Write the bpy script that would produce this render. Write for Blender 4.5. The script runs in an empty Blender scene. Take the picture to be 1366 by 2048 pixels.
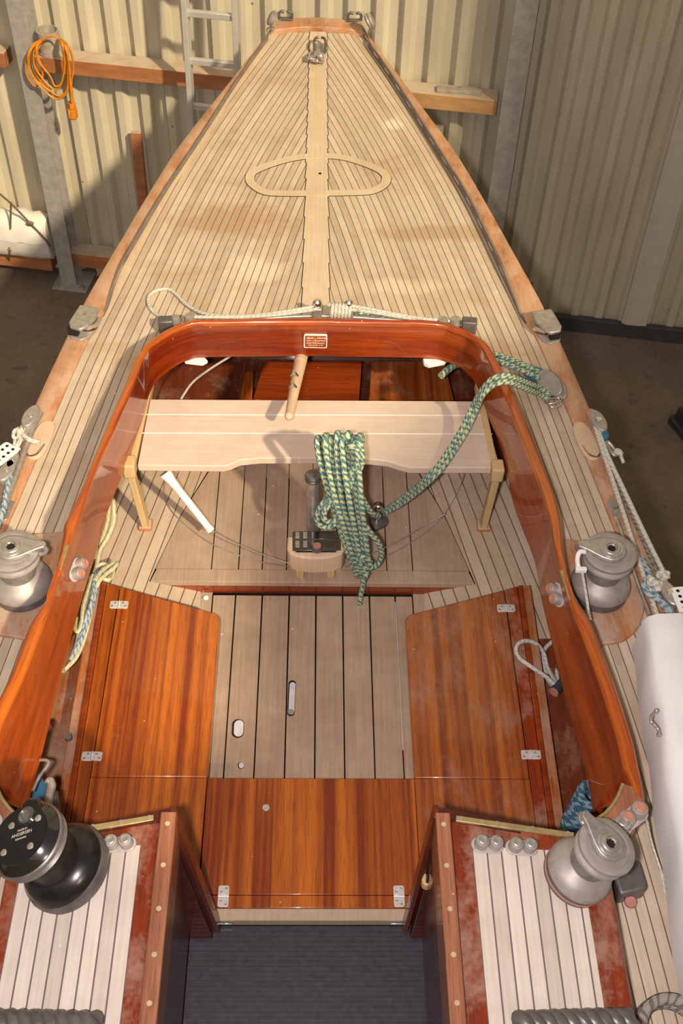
import bpy, math, random
from mathutils import Vector as V, Matrix as X
random.seed(4)
S = bpy.context.scene
COL = S.collection
R_ = math.radians
PI = math.pi

# ------------------------------------------------------------------ camera
F_PX, H = 2233.0, 2.3
fw = V((-31, 2524, -F_PX)).normalized()
dn = V((-75, -1976, -F_PX))
up = (-dn - fw * (-dn).dot(fw)).normalized()
rt = fw.cross(up)
EYE = V((0, 0, H))
# rt/fw/up are the world axes written in camera space: rows of the camera-to-world matrix
ROT = X((rt, fw, up))
cd = bpy.data.cameras.new('camera'); cam = bpy.data.objects.new('camera', cd); COL.objects.link(cam)
cd.lens = F_PX / 2048 * 36; cd.sensor_width = 36; cd.sensor_fit = 'AUTO'; cd.clip_start = .01
cam.matrix_world = X.Translation(EYE) @ ROT.to_4x4()
S.camera = cam

def ray(px, py): return ROT @ V((px - 683, 1024 - py, -F_PX))
def at(px, py, z):                       # survey point on a level z
    d = ray(px, py); return EYE + d * ((z - H) / d.z)
def atY(px, py, y):                      # survey point on a cross-section y
    d = ray(px, py); return EYE + d * (y / d.y)
WA = R_(9.4); WE = V((math.cos(WA), -math.sin(WA), 0)); WN = V((-math.sin(WA), -math.cos(WA), 0)); W0 = V((0, 5.478, 0))
def wall(s, d, z): return W0 + WE * s + WN * d + V((0, 0, z))
def atW(px, py, d):                      # survey point on the plane d in front of the back wall
    q = ray(px, py); t = ((W0 + WN * d) - EYE).dot(WN) / q.dot(WN); return EYE + q * t
def ws(p): return (p - W0).dot(WE)

# ------------------------------------------------------------------ materials
def newmat(name):
    m = bpy.data.materials.new(name); m.use_nodes = True
    nt = m.node_tree; b = nt.nodes['Principled BSDF']
    return m, nt, b
class G:
    def __init__(s, nt): s.nt = nt
    def n(s, t, **k):
        nd = s.nt.nodes.new(t)
        for a, v in k.items(): setattr(nd, a, v)
        return nd
    def put(s, sock, v):
        if hasattr(v, 'is_output') or isinstance(v, bpy.types.NodeSocket): s.nt.links.new(v, sock)
        else: sock.default_value = v
    def math(s, op, a, b=0.0, c=0.0):
        nd = s.n('ShaderNodeMath', operation=op)
        for i, v in enumerate((a, b, c)): s.put(nd.inputs[i], v)
        return nd.outputs[0]
    def mix(s, fac, a, b, mode='MIX'):
        nd = s.n('ShaderNodeMix', data_type='RGBA', blend_type=mode)
        s.put(nd.inputs[0], fac); s.put(nd.inputs[6], a); s.put(nd.inputs[7], b)
        return nd.outputs[2]
    def noise(s, vec, scale, detail=4, rough=.55, dist=0):
        nd = s.n('ShaderNodeTexNoise'); s.put(nd.inputs['Vector'], vec)
        nd.inputs['Scale'].default_value = scale; nd.inputs['Detail'].default_value = detail
        nd.inputs['Roughness'].default_value = rough; nd.inputs['Distortion'].default_value = dist
        return nd.outputs['Fac']
    def ramp(s, fac, stops):
        nd = s.n('ShaderNodeValToRGB'); cr = nd.color_ramp
        while len(cr.elements) < len(stops): cr.elements.new(.5)
        for e, (p, c) in zip(cr.elements, stops):
            e.position = p; e.color = (c, c, c, 1) if not hasattr(c, '__len__') else (*c, 1)
        s.put(nd.inputs[0], fac); return nd.outputs[0]
    def map(s, vec, scale=(1, 1, 1), rot=(0, 0, 0), loc=(0, 0, 0)):
        nd = s.n('ShaderNodeMapping'); s.put(nd.inputs['Vector'], vec)
        nd.inputs['Scale'].default_value = scale; nd.inputs['Rotation'].default_value = rot; nd.inputs['Location'].default_value = loc
        return nd.outputs[0]
    def sep(s, vec):
        nd = s.n('ShaderNodeSeparateXYZ'); s.put(nd.inputs[0], vec); return nd.outputs
    def comb(s, x, y, z=0.0):
        nd = s.n('ShaderNodeCombineXYZ'); s.put(nd.inputs[0], x); s.put(nd.inputs[1], y); s.put(nd.inputs[2], z); return nd.outputs[0]
    def obj(s): return s.n('ShaderNodeTexCoord').outputs['Object']
    def uv(s): return s.n('ShaderNodeTexCoord').outputs['UV']
    def bump(s, b, h, strength=.3, dist=.002):
        nd = s.n('ShaderNodeBump'); nd.inputs['Strength'].default_value = strength; nd.inputs['Distance'].default_value = dist
        s.put(nd.inputs['Height'], h); s.nt.links.new(nd.outputs[0], b.inputs['Normal'])

def plain(name, c, rough=.5, metal=0, var=.15, scale=30, bump=0, coat=0, c2=None, spec=.5):
    m, nt, b = newmat(name); g = G(nt)
    nz = g.noise(g.obj(), scale)
    d = c2 or tuple(v * (1 - var * 2) for v in c)
    col = g.mix(g.ramp(nz, [(.3, 0.0), (.7, 1.0)]), (*d, 1), (*c, 1))
    nt.links.new(col, b.inputs['Base Color'])
    b.inputs['Roughness'].default_value = rough; b.inputs['Metallic'].default_value = metal
    b.inputs['Coat Weight'].default_value = coat; b.inputs['Coat Roughness'].default_value = .05
    b.inputs['Specular IOR Level'].default_value = spec
    if bump: g.bump(b, nz, bump)
    return m

def mahogany(name, axis='Y', dark=(.17, .024, .004), light=(.42, .105, .012), band=14, coat=1.0, dust=0.0, use_uv=False, seed=0, lim=(.5, .72), wb=.7, dust_glare_c=(.40, .25, .18)):
    m, nt, b = newmat(name); g = G(nt)
    src = g.uv() if use_uv else g.obj()
    if use_uv: sc = (60, 3, 1); sb = (band, .5, 1)
    elif axis == 'Y': sc = (110, 5, 30); sb = (band, .35, 4)
    elif axis == 'X': sc = (5, 110, 90); sb = (.7, band, band)
    else: sc = (90, 90, 5); sb = (band, band, .7)
    fine = g.noise(g.map(src, sc, loc=(seed, seed * 2, 0)), 1, 4, .6)
    broad = g.noise(g.map(src, sb, loc=(seed * 3, seed, 0)), 1.3, 3, .5, .3)
    pores = g.noise(g.map(src, tuple(v * 3 for v in sc)), 1, 2)
    f = g.math('ADD', g.math('MULTIPLY', broad, wb), g.math('MULTIPLY', fine, 1.05 - wb))
    col = g.mix(g.ramp(f, [(.40, 0.0), (.66, 1.0)]), (*dark, 1), (*light, 1))
    col = g.mix(g.math('MULTIPLY', g.ramp(pores, [(.35, 1.0), (.5, 0.0)]), .35), col, (.06, .012, .004, 1))
    rough = .32
    if dust:
        o = g.obj()
        dn_ = g.ramp(g.math('ADD', g.math('MULTIPLY', g.noise(g.map(o, (1, .6, 1), loc=(seed, 0, 0)), 12, 5, .6, .4), .8), g.math('MULTIPLY', g.noise(o, 90), .2)), [(lim[0], 0.0), (lim[1], 1.0)])
        dm = g.math('MULTIPLY', dn_, dust)
        col = g.mix(dm, col, (*dust_glare_c, 1))
        nt.links.new(g.math('ADD', g.math('MULTIPLY', dm, .5), .3), b.inputs['Roughness'])
        nt.links.new(g.math('MULTIPLY', g.math('SUBTRACT', 1.0, dm), coat), b.inputs['Coat Weight'])
    else:
        b.inputs['Roughness'].default_value = rough; b.inputs['Coat Weight'].default_value = coat
    specks = g.ramp(g.n('ShaderNodeTexVoronoi').outputs['Distance'], [(0, 0.0), (1, 1.0)])
    vn = g.n('ShaderNodeTexVoronoi'); g.put(vn.inputs['Vector'], g.obj()); vn.inputs['Scale'].default_value = 17
    sp = g.math('LESS_THAN', vn.outputs['Distance'], .035)
    col = g.mix(g.math('MULTIPLY', sp, .75), col, (.6, .5, .42, 1))
    nt.links.new(col, b.inputs['Base Color'])
    b.inputs['Coat Roughness'].default_value = .04
    return m

def teak(name, pitch, seamw, c1, c2, caulk=(.06, .045, .04), use_uv=True, stain=.5, off=0.0, spots=(), skew=0.0):
    """planked teak: seams across u (UV x or object x), grain along v"""
    m, nt, b = newmat(name); g = G(nt)
    o = g.obj()
    if use_uv: xs = g.sep(g.uv()); u, v = xs[0], xs[1]
    else:
        xs = g.sep(o); u, v = xs[0], xs[1]
        if skew: u = g.math('ADD', g.math('ABSOLUTE', u), g.math('MULTIPLY', v, skew))
    gr = g.noise(g.comb(g.math('MULTIPLY', u, 130.0), g.math('MULTIPLY', v, 4.0)), 1, 4, .6)
    blot = g.noise(g.map(o, (1.4, .8, 1)), 4, 5, .6, .5)
    mid = g.noise(o, 23, 4)
    f = g.math('ADD', g.math('MULTIPLY', gr, .45), g.math('ADD', g.math('MULTIPLY', blot, .35), g.math('MULTIPLY', mid, .25)))
    if pitch:
        q = g.math('ADD', g.math('DIVIDE', u, pitch), off)
        fr = g.math('FRACT', q); idx = g.math('FLOOR', q)
        wn = g.n('ShaderNodeTexWhiteNoise', noise_dimensions='1D'); g.put(wn.inputs['W'], idx)
        f = g.math('ADD', f, g.math('MULTIPLY', g.math('SUBTRACT', wn.outputs[0], .5), .22))
    col = g.mix(g.ramp(f, [(.33, 0.0), (.72, 1.0)]), (*c1, 1), (*c2, 1))
    if stain:
        st = g.ramp(g.noise(g.map(o, (1, 1.6, 1), loc=(3.1, 1.7, 0)), 2.1, 4, .6, .6), [(.52, 0.0), (.72, 1.0)])
        col = g.mix(g.math('MULTIPLY', st, stain), col, (c1[0] * .95, c1[1] * .72, c1[2] * .5, 1))
    for (sx, sy, rx, ry, sc, amt) in spots:
        dx = g.math('DIVIDE', g.math('SUBTRACT', g.sep(o)[0], sx), rx); dy = g.math('DIVIDE', g.math('SUBTRACT', g.sep(o)[1], sy), ry)
        r = g.math('SQRT', g.math('ADD', g.math('MULTIPLY', dx, dx), g.math('MULTIPLY', dy, dy)))
        r = g.math('ADD', r, g.math('MULTIPLY', g.math('SUBTRACT', g.noise(o, 14), .5), 1.3))
        col = g.mix(g.math('MULTIPLY', g.ramp(r, [(.45, 1.0), (1.0, 0.0)]), amt), col, (*sc, 1))
    if pitch:
        d = g.math('ABSOLUTE', g.math('SUBTRACT', fr, .5))
        s = g.math('GREATER_THAN', d, .5 - seamw / pitch / 2)
        col = g.mix(s, col, (*caulk, 1))
        g.bump(b, g.math('SUBTRACT', g.math('MULTIPLY', gr, .4), s), .35, .0015)
    else: g.bump(b, gr, .25, .001)
    vn = g.n('ShaderNodeTexVoronoi'); g.put(vn.inputs['Vector'], o); vn.inputs['Scale'].default_value = 9
    col = g.mix(g.math('MULTIPLY', g.math('LESS_THAN', vn.outputs['Distance'], .03), .5), col, (.8, .75, .68, 1))
    nt.links.new(col, b.inputs['Base Color'])
    b.inputs['Roughness'].default_value = .62; b.inputs['Specular IOR Level'].default_value = .25
    return m

def rope_mat(name, a, c, kv=40, ku=4, duty=.5, stripes=0):
    m, nt, b = newmat(name); g = G(nt)
    xs = g.sep(g.uv()); u, v = xs[0], xs[1]
    row = g.math('FLOOR', g.math('MULTIPLY', u, float(ku)))
    ph = g.math('ADD', g.math('MULTIPLY', g.math('ADD', v, g.math('MULTIPLY', g.noise(g.comb(g.math('MULTIPLY', v, 55.0), g.math('MULTIPLY', row, 3.3)), 1, 1), .02)), float(kv)), g.math('ADD', g.math('MULTIPLY', row, .5), g.math('MULTIPLY', u, 2.0)))
    k = g.math('LESS_THAN', g.math('FRACT', ph), duty)
    w1 = g.math('SINE', g.math('ADD', g.math('MULTIPLY', v, 1500.0), g.math('MULTIPLY', u, 38.0)))
    w2 = g.math('SINE', g.math('SUBTRACT', g.math('MULTIPLY', v, 1500.0), g.math('MULTIPLY', u, 38.0)))
    w = g.math('MULTIPLY', w1, w2)
    col = g.mix(k, (*a, 1), (*c, 1))
    col = g.mix(g.math('MULTIPLY', g.ramp(w, [(.0, 1.0), (.5, 0.0)]), .3), col, (a[0] * .35, a[1] * .4, a[2] * .4, 1))
    nt.links.new(col, b.inputs['Base Color']); b.inputs['Roughness'].default_value = .85
    b.inputs['Specular IOR Level'].default_value = .15
    g.bump(b, w, .5, .0012)
    return m

MT = {}
ca, cb = (.43, .33, .235), (.65, .535, .405)
MT['deck'] = teak('deck_teak', .0252, .0026, ca, cb, caulk=(.13, .10, .075), spots=[(-.3, 3.42, .27, .14, (.40, .22, .10), .55), (.42, 3.36, .3, .06, (.38, .22, .10), .5), (-.2, 3.13, .12, .09, (.74, .62, .46), .7), (.02, 3.06, .05, .28, (.70, .47, .24), .5), (.3, 4.1, .05, .05, (.8, .7, .55), .7), (.28, 3.05, .2, .05, (.72, .58, .42), .6)])
MT['plank'] = teak('king_plank_teak', 0, 0, (.52, .40, .27), (.70, .57, .41), stain=.3)
MT['cabteak'] = teak('cabin_top_teak', .0302, .0034, (.52, .44, .37), (.72, .63, .55), caulk=(.16, .12, .12), use_uv=True, stain=.12)
MT['sole'] = teak('cockpit_sole_teak', 0, 0, (.30, .205, .14), (.50, .37, .265), use_uv=False, stain=.3)
MT['sidesole'] = teak('narrow_sole_teak', .036, .0035, (.42, .31, .21), (.60, .48, .35), caulk=(.13, .10, .075), use_uv=False, stain=.4, skew=.2)
MT['bench'] = teak('bench_wood', 0, 0, (.54, .42, .33), (.70, .58, .48), use_uv=True, stain=.2)
MT['ash'] = teak('ash_wood', 0, 0, (.50, .33, .15), (.66, .48, .25), use_uv=True, stain=.3)
MT['lightwood'] = teak('pale_wood', 0, 0, (.58, .40, .26), (.74, .56, .40), use_uv=False, stain=.1)
MT['sill'] = teak('sill_teak', 0, 0, (.36, .25, .17), (.5, .37, .27), use_uv=False, stain=.2)
MT['lid'] = mahogany('lid_mahogany', 'Y', light=(.50, .13, .013), dark=(.20, .027, .004), band=30, wb=.95)
MT['lid_r'] = mahogany('right_lid_mahogany', 'Y', light=(.40, .105, .016), dark=(.18, .030, .006), band=34, wb=.85, dust=.4, seed=2, lim=(.5, .7))  # pale patches here stand for a reflection painted into the colour
MT['mahY'] = mahogany('fore_aft_mahogany', 'Y', seed=5)
MT['mahX'] = mahogany('athwart_mahogany', 'X', light=(.34, .055, .008), seed=3)
MT['mahZ'] = mahogany('upright_mahogany', 'Z', dark=(.07, .010, .004), light=(.14, .022, .006), seed=7, coat=.6)
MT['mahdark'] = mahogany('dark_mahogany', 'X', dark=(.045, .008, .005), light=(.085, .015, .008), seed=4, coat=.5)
MT['coam'] = mahogany('coaming_mahogany', use_uv=True, dark=(.17, .015, .002), light=(.44, .075, .006), band=16, seed=1)
MT['cap'] = mahogany('coaming_cap_mahogany', use_uv=True, dark=(.30, .042, .004), light=(.56, .135, .012), band=20, seed=6)
MT['dusty'] = mahogany('dusty_mahogany', 'Y', dust=.6, seed=9, dark=(.15, .016, .004), light=(.29, .042, .008), lim=(.46, .62))
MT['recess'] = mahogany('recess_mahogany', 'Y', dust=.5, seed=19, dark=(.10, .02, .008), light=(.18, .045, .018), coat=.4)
MT['dusty_b'] = mahogany('side_shelf_mahogany', 'Y', dust=.75, seed=21, dark=(.24, .06, .015), light=(.44, .15, .05), coat=.4, lim=(.42, .62))
MT['toe'] = plain('shadow_tone_toe_rail', (.25, .20, .17), .8, 0, .15, 20)  # dark tone puts the toe rails' cast shadow into the colour
MT['pad'] = mahogany('dusty_winch_pad', 'Y', dust=.9, seed=31, dark=(.36, .12, .035), light=(.55, .24, .09), coat=.2, lim=(.34, .58), dust_glare_c=(.46, .34, .26))
MT['rail'] = mahogany('covering_board', 'Y', dust=.85, seed=11, dark=(.34, .12, .04), light=(.56, .25, .10), coat=.25, lim=(.36, .60), dust_glare_c=(.56, .37, .25))
MT['strip'] = mahogany('weathered_mahogany', 'Y', dark=(.24, .085, .045), light=(.40, .17, .09), coat=.15, seed=13)
MT['chrome'] = plain('chrome', (.82, .80, .78), .16, 1, .08)
MT['steel'] = plain('dusty_steel', (.56, .52, .48), .38, .65, .15, 60)
MT['grey'] = plain('dusty_grey_alloy', (.42, .375, .345), .52, .35, .2, 40, c2=(.31, .275, .25))
MT['hinge'] = plain('bright_hinge_steel', (.74, .70, .66), .35, .35, .06, 60)
MT['midgrey'] = plain('worn_drum_alloy', (.30, .27, .25), .45, .5, .2, 60)
MT['dgrey'] = plain('dark_grey_alloy', (.16, .145, .14), .4, .3, .2, 40)
MT['black'] = plain('black_gloss', (.012, .011, .011), .16, 0, .1, coat=.6)
MT['blackm'] = plain('black_metal', (.05, .045, .045), .27, .7, .2, 40)
MT['rubber'] = plain('black_rubber', (.043, .042, .056), .45, 0, .25, 60, spec=.6)
MT['plastic'] = plain('clear_grey_plastic', (.52, .47, .44), .3, 0, .15, 60)
MT['redcap'] = plain('faded_red_cap', (.55, .24, .18), .45)
MT['bronze'] = plain('smoked_bronze', (.10, .085, .07), .25, .4, .15, 30)
MT['brass'] = plain('brass', (.50, .38, .17), .5, .5, .15, 60)
MT['plug'] = plain('wood_plug', (.55, .44, .28), .6)
MT['gap'] = plain('dark_gap', (.012, .009, .008), .9)
MT['white'] = plain('white_paint', (.80, .79, .80), .5, 0, .04, 12, bump=.05)
MT['whitepl'] = plain('white_plastic', (.86, .85, .83), .4, 0, .03)
MT['cloth'] = plain('white_sailcloth', (.80, .76, .70), .8, 0, .06, 9, bump=.4)
MT['bilge'] = plain('pale_bilge_paint', (.72, .70, .70), .6)
MT['blue'] = plain('blue_cloth', (.05, .20, .32), .8, 0, .2, 20)

def dusty_timber(name, c):
    m, nt, b = newmat(name); g = G(nt); o = g.obj()
    f = g.noise(g.map(o, (3, 30, 30)), 1, 4); col = g.mix(g.ramp(f, [(.35, 0.0), (.7, 1.0)]), tuple(v * .7 for v in c) + (1,), (*c, 1))
    nz = g.sep(g.n('ShaderNodeNewGeometry').outputs['Normal'])[2]
    t = g.math('MULTIPLY', g.ramp(nz, [(.6, 0.0), (.9, 1.0)]), g.ramp(g.noise(o, 14), [(.3, .6), (.6, .95)]))
    nt.links.new(g.mix(t, col, (.52, .44, .34, 1)), b.inputs['Base Color']); b.inputs['Roughness'].default_value = .75
    return m
MT['redtimber'] = dusty_timber('dusty_timber', (.46, .18, .07))
MT['timber'] = dusty_timber('pale_dusty_timber', (.62, .34, .14))
MT['galv'] = plain('galvanised_steel', (.45, .42, .39), .5, .15, .14, 26)
MT['flash'] = plain('pale_flashing', (.62, .56, .49), .5, 0, .06, 12)
MT['alu'] = plain('aluminium', (.66, .62, .57), .4, .35, .06)
MT['pvc'] = plain('grey_pvc', (.45, .39, .32), .5)
MT['orange'] = plain('orange_cable', (.75, .27, .02), .45)
MT['tarp'] = plain('dark_kick_strip', (.07, .065, .07), .6)
MT['rope'] = rope_mat('green_blue_rope', (.62, .64, .38), (.07, .20, .24), 52, 5, .5)
MT['wrope'] = rope_mat('white_rope', (.78, .74, .66), (.55, .5, .42), 60, 3, .3)
MT['yrope'] = rope_mat('cream_yellow_rope', (.78, .72, .50), (.60, .55, .25), 40, 3, .25)
MT['brope'] = rope_mat('faded_blue_rope', (.55, .58, .58), (.14, .26, .36), 40, 3, .45)
MT['dbrope'] = rope_mat('dark_blue_rope', (.22, .32, .38), (.03, .10, .16), 40, 3, .55)
MT['grope'] = rope_mat('grey_twisted_rope', (.36, .32, .27), (.16, .14, .12), 50, 3, .4)
MT['brownrope'] = rope_mat('brown_cord', (.25, .19, .12), (.14, .1, .07), 50, 3, .4)

def wall_mat():
    m, nt, b = newmat('cream_cladding'); g = G(nt); o = g.obj()
    nz = g.noise(g.map(o, (3, 3, .5)), 3, 5); n2 = g.noise(o, 60, 3)
    col = g.mix(g.ramp(nz, [(.35, 0.0), (.7, 1.0)]), (.50, .445, .325, 1), (.61, .55, .42, 1))
    vn = g.n('ShaderNodeTexVoronoi'); g.put(vn.inputs['Vector'], o); vn.inputs['Scale'].default_value = 5
    col = g.mix(g.math('MULTIPLY', g.math('LESS_THAN', vn.outputs['Distance'], .035), .7), col, (.1, .07, .05, 1))
    nt.links.new(col, b.inputs['Base Color']); b.inputs['Roughness'].default_value = .45
    return m
MT['clad'] = wall_mat()
def floor_mat():
    m, nt, b = newmat('dirty_concrete'); g = G(nt); o = g.obj()
    n1 = g.noise(o, 2.2, 6, .6, .4); n2 = g.noise(o, 30, 4)
    f = g.math('ADD', g.math('MULTIPLY', n1, .7), g.math('MULTIPLY', n2, .3))
    col = g.mix(g.ramp(f, [(.35, 0.0), (.65, 1.0)]), (.13, .095, .068, 1), (.22, .165, .125, 1))
    dk = g.ramp(g.noise(o, 11, 3, .5, .5), [(.62, 0.0), (.72, 1.0)])
    col = g.mix(g.math('MULTIPLY', dk, .6), col, (.07, .05, .04, 1))
    nt.links.new(col, b.inputs['Base Color']); b.inputs['Roughness'].default_value = .75
    g.bump(b, n2, .3, .003)
    return m
MT['conc'] = floor_mat()

# ------------------------------------------------------------------ mesh builder
class MB:
    def __init__(s, M=None): s.v = []; s.f = []; s.uv = []; s.mi = []; s.M = M or X.Identity(4)
    def add(s, vs, fs, uvs=None, mi=0):
        o = len(s.v); s.v += [s.M @ V(p) for p in vs]
        for k, f in enumerate(fs):
            s.f.append([o + i for i in f]); s.mi.append(mi)
            s.uv.append([uvs[i] for i in f] if uvs else [(vs[i][0], vs[i][1]) for i in f])
        return s
    def box(s, a, b, mi=0, uvlong=True):
        a, b = V(a), V(b)
        vs = [(x, y, z) for z in (a.z, b.z) for y in (a.y, b.y) for x in (a.x, b.x)]
        fs = [(0, 2, 3, 1), (4, 5, 7, 6), (0, 1, 5, 4), (2, 6, 7, 3), (0, 4, 6, 2), (1, 3, 7, 5)]
        return s.add(vs, fs, mi=mi)
    def bar(s, p, q, w, t, ref=(0, 0, 1), mi=0):
        """rectangular bar from p to q: width w across, thickness t along ref"""
        p, q = V(p), V(q); d = q - p; L = d.length; d.normalize()
        r = V(ref); sd = d.cross(r).normalized(); r = sd.cross(d).normalized()
        vs = []; uv = []
        for (c, vv) in ((p, 0), (q, L)):
            for (i, j) in ((-1, -1), (1, -1), (1, 1), (-1, 1)):
                vs.append(c + sd * (i * w / 2) + r * (j * t / 2)); uv.append(((i + 1) * w / 2 + (j + 1) * t / 2, vv))
        return s.add(vs, [(3, 2, 1, 0), (4, 5, 6, 7), (0, 1, 5, 4), (1, 2, 6, 5), (2, 3, 7, 6), (3, 0, 4, 7)], uv, mi)
    def prism(s, poly, z0, z1, mi=0, uvf=None):
        n = len(poly)
        ar = sum(poly[i][0] * poly[(i + 1) % n][1] - poly[(i + 1) % n][0] * poly[i][1] for i in range(n))
        if ar < 0: poly = list(reversed(poly))
        a0 = z0 if hasattr(z0, '__len__') else [z0] * n; a1 = z1 if hasattr(z1, '__len__') else [z1] * n
        vs = [(p[0], p[1], a0[i]) for i, p in enumerate(poly)] + [(p[0], p[1], a1[i]) for i, p in enumerate(poly)]
        fs = [tuple(range(n - 1, -1, -1)), tuple(range(n, 2 * n))] + [(i, (i + 1) % n, n + (i + 1) % n, n + i) for i in range(n)]
        return s.add(vs, fs, [uvf(p) for p in vs] if uvf else None, mi)
    def lathe(s, prof, n=32, c=(0, 0, 0), mi=0):
        vs = []; fs = []; c = V(c)
        for (r, z) in prof:
            for k in range(n):
                a = 2 * PI * k / n; vs.append(c + V((r * math.cos(a), r * math.sin(a), z)))
        for i in range(len(prof) - 1):
            for k in range(n):
                k2 = (k + 1) % n; fs.append((i * n + k, i * n + k2, (i + 1) * n + k2, (i + 1) * n + k))
        if prof[0][0] > 1e-5: fs.append(tuple(range(n - 1, -1, -1)))
        if prof[-1][0] > 1e-5: fs.append(tuple((len(prof) - 1) * n + k for k in range(n)))
        return s.add(vs, fs, mi=mi)
    def cyl(s, p, q, r, n=16, r2=None, mi=0):
        p, q = V(p), V(q); d = (q - p)
        return s.tube([p, q], r, n, smooth=False, r2=r2, mi=mi)
    def tube(s, pts, r, n=10, smooth=True, closed=False, r2=None, sub=6, mi=0, rf=None):
        pts = [V(p) for p in pts]
        if smooth and len(pts) > 2: pts = catmull(pts, sub, closed)
        m = len(pts); L = 0; vs = []; uv = []; fs = []
        T = []
        for i in range(m):
            a = pts[(i - 1) % m] if (closed or i > 0) else pts[i]; b = pts[(i + 1) % m] if (closed or i < m - 1) else pts[i]
            t = (b - a); T.append(t.normalized() if t.length > 1e-9 else V((0, 0, 1)))
        nrm = T[0].orthogonal().normalized()
        for i in range(m):
            if i:
                L += (pts[i] - pts[i - 1]).length
                nrm = (nrm - T[i] * nrm.dot(T[i]))
                nrm = nrm.normalized() if nrm.length > 1e-6 else T[i].orthogonal().normalized()
            bn = T[i].cross(nrm)
            rr = r if r2 is None else r + (r2 - r) * i / (m - 1)
            if rf: rr = rf(i / (m - 1))
            for k in range(n + 1):
                a = 2 * PI * k / n
                vs.append(pts[i] + (nrm * math.cos(a) + bn * math.sin(a)) * rr); uv.append((k / n, L))
        w = n + 1
        for i in range(m - 1):
            for k in range(n): fs.append((i * w + k, i * w + k + 1, (i + 1) * w + k + 1, (i + 1) * w + k))
        if closed:
            for k in range(n): fs.append(((m - 1) * w + k, (m - 1) * w + k + 1, k + 1, k))
        else:
            fs.append(tuple(range(n - 1, -1, -1))); fs.append(tuple((m - 1) * w + k for k in range(n)))
        return s.add(vs, fs, uv, mi)
    def grid(s, rows, mi=0, uvs=None, flip=False):
        a, b = len(rows), len(rows[0]); vs = [p for r in rows for p in r]
        fs = [(i * b + j, i * b + j + 1, (i + 1) * b + j + 1, (i + 1) * b + j) for i in range(a - 1) for j in range(b - 1)]
        if flip: fs = [tuple(reversed(f)) for f in fs]
        return s.add(vs, fs, [u for r in uvs for u in r] if uvs else None, mi)
    def ball(s, c, r, sc=(1, 1, 1), n=14, mi=0):
        c = V(c); prof = [(math.sin(PI * i / n) * r, -math.cos(PI * i / n) * r) for i in range(n + 1)]
        vs = []; fs = []
        for (rr, z) in prof:
            for k in range(n):
                a = 2 * PI * k / n; vs.append(c + V((rr * math.cos(a) * sc[0], rr * math.sin(a) * sc[1], z * sc[2])))
        for i in range(n):
            for k in range(n):
                k2 = (k + 1) % n; fs.append((i * n + k, i * n + k2, (i + 1) * n + k2, (i + 1) * n + k))
        return s.add(vs, fs, mi=mi)
    def build(s, name, mats, parent=None, bevel=0, ang=38, label=None, seg=2):
        me = bpy.data.meshes.new(name); me.from_pydata([tuple(p) for p in s.v], [], s.f)
        ul = me.uv_layers.new(name='UVMap'); flat = [c for f in s.uv for p in f for c in p[:2]]
        ul.data.foreach_set('uv', flat)
        for m in (mats if isinstance(mats, (list, tuple)) else [mats]): me.materials.append(MT[m])
        me.polygons.foreach_set('material_index', s.mi)
        me.polygons.foreach_set('use_smooth', [True] * len(me.polygons))
        me.update(); me.set_sharp_from_angle(angle=R_(ang))
        o = bpy.data.objects.new(name, me); COL.objects.link(o)
        if bevel:
            md = o.modifiers.new('bevel', 'BEVEL'); md.width = bevel; md.segments = seg; md.limit_method = 'ANGLE'; md.angle_limit = R_(40)
        if parent is not None:
            while parent.parent and parent.parent.parent: parent = parent.parent
            o.parent = parent
            if parent.type == 'EMPTY': o.matrix_parent_inverse = parent.matrix_basis.inverted()
        if label: o['label'] = label
        return o
def catmull(P, sub, closed=False):
    n = len(P); out = []
    for i in range(n if closed else n - 1):
        p0 = P[(i - 1) % n] if closed else P[max(i - 1, 0)]; p1 = P[i]; p2 = P[(i + 1) % n]; p3 = P[(i + 2) % n] if closed else P[min(i + 2, n - 1)]
        for k in range(sub):
            t = k / sub
            out.append(.5 * (2 * p1 + (p2 - p0) * t + (2 * p0 - 5 * p1 + 4 * p2 - p3) * t * t + (3 * p1 - p0 - 3 * p2 + p3) * t ** 3))
    if not closed: out.append(P[-1])
    return out
def tag(o, label, cat, group=None, kind=None):
    o['label'] = label; o['category'] = cat
    if group: o['group'] = group
    if kind: o['kind'] = kind
    return o
def struct(o): o['kind'] = 'structure'; return o
def thing(name, label, cat, loc, group=None):
    o = bpy.data.objects.new(name, None); COL.objects.link(o); o.location = loc
    o.matrix_basis = X.Translation(V(loc)); o.empty_display_size = .1
    return tag(o, label, cat, group)
def interp(tab, y):
    tab = sorted(tab)
    if y <= tab[0][0]: return tab[0][1]
    for (a, p), (b, q) in zip(tab, tab[1:]):
        if y <= b: return p + (q - p) * (y - a) / (b - a)
    return tab[-1][1]
def lin(a, b, t): return a + (b - a) * t
def text(body, size, M, mat, parent, name='lettering', align='CENTER'):
    c = bpy.data.curves.new(name, 'FONT'); c.body = body; c.size = size; c.align_x = align; c.align_y = 'CENTER'; c.extrude = .0002
    o = bpy.data.objects.new(name, c); COL.objects.link(o)
    dg = bpy.context.evaluated_depsgraph_get(); me = bpy.data.meshes.new_from_object(o.evaluated_get(dg))
    bpy.data.objects.remove(o)
    me.transform(M); me.materials.clear(); me.materials.append(MT[mat])
    while parent.parent and parent.parent.parent: parent = parent.parent
    t = bpy.data.objects.new(name, me); COL.objects.link(t); t.parent = parent
    if parent.type == 'EMPTY': t.matrix_parent_inverse = parent.matrix_basis.inverted()
    return t

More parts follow.
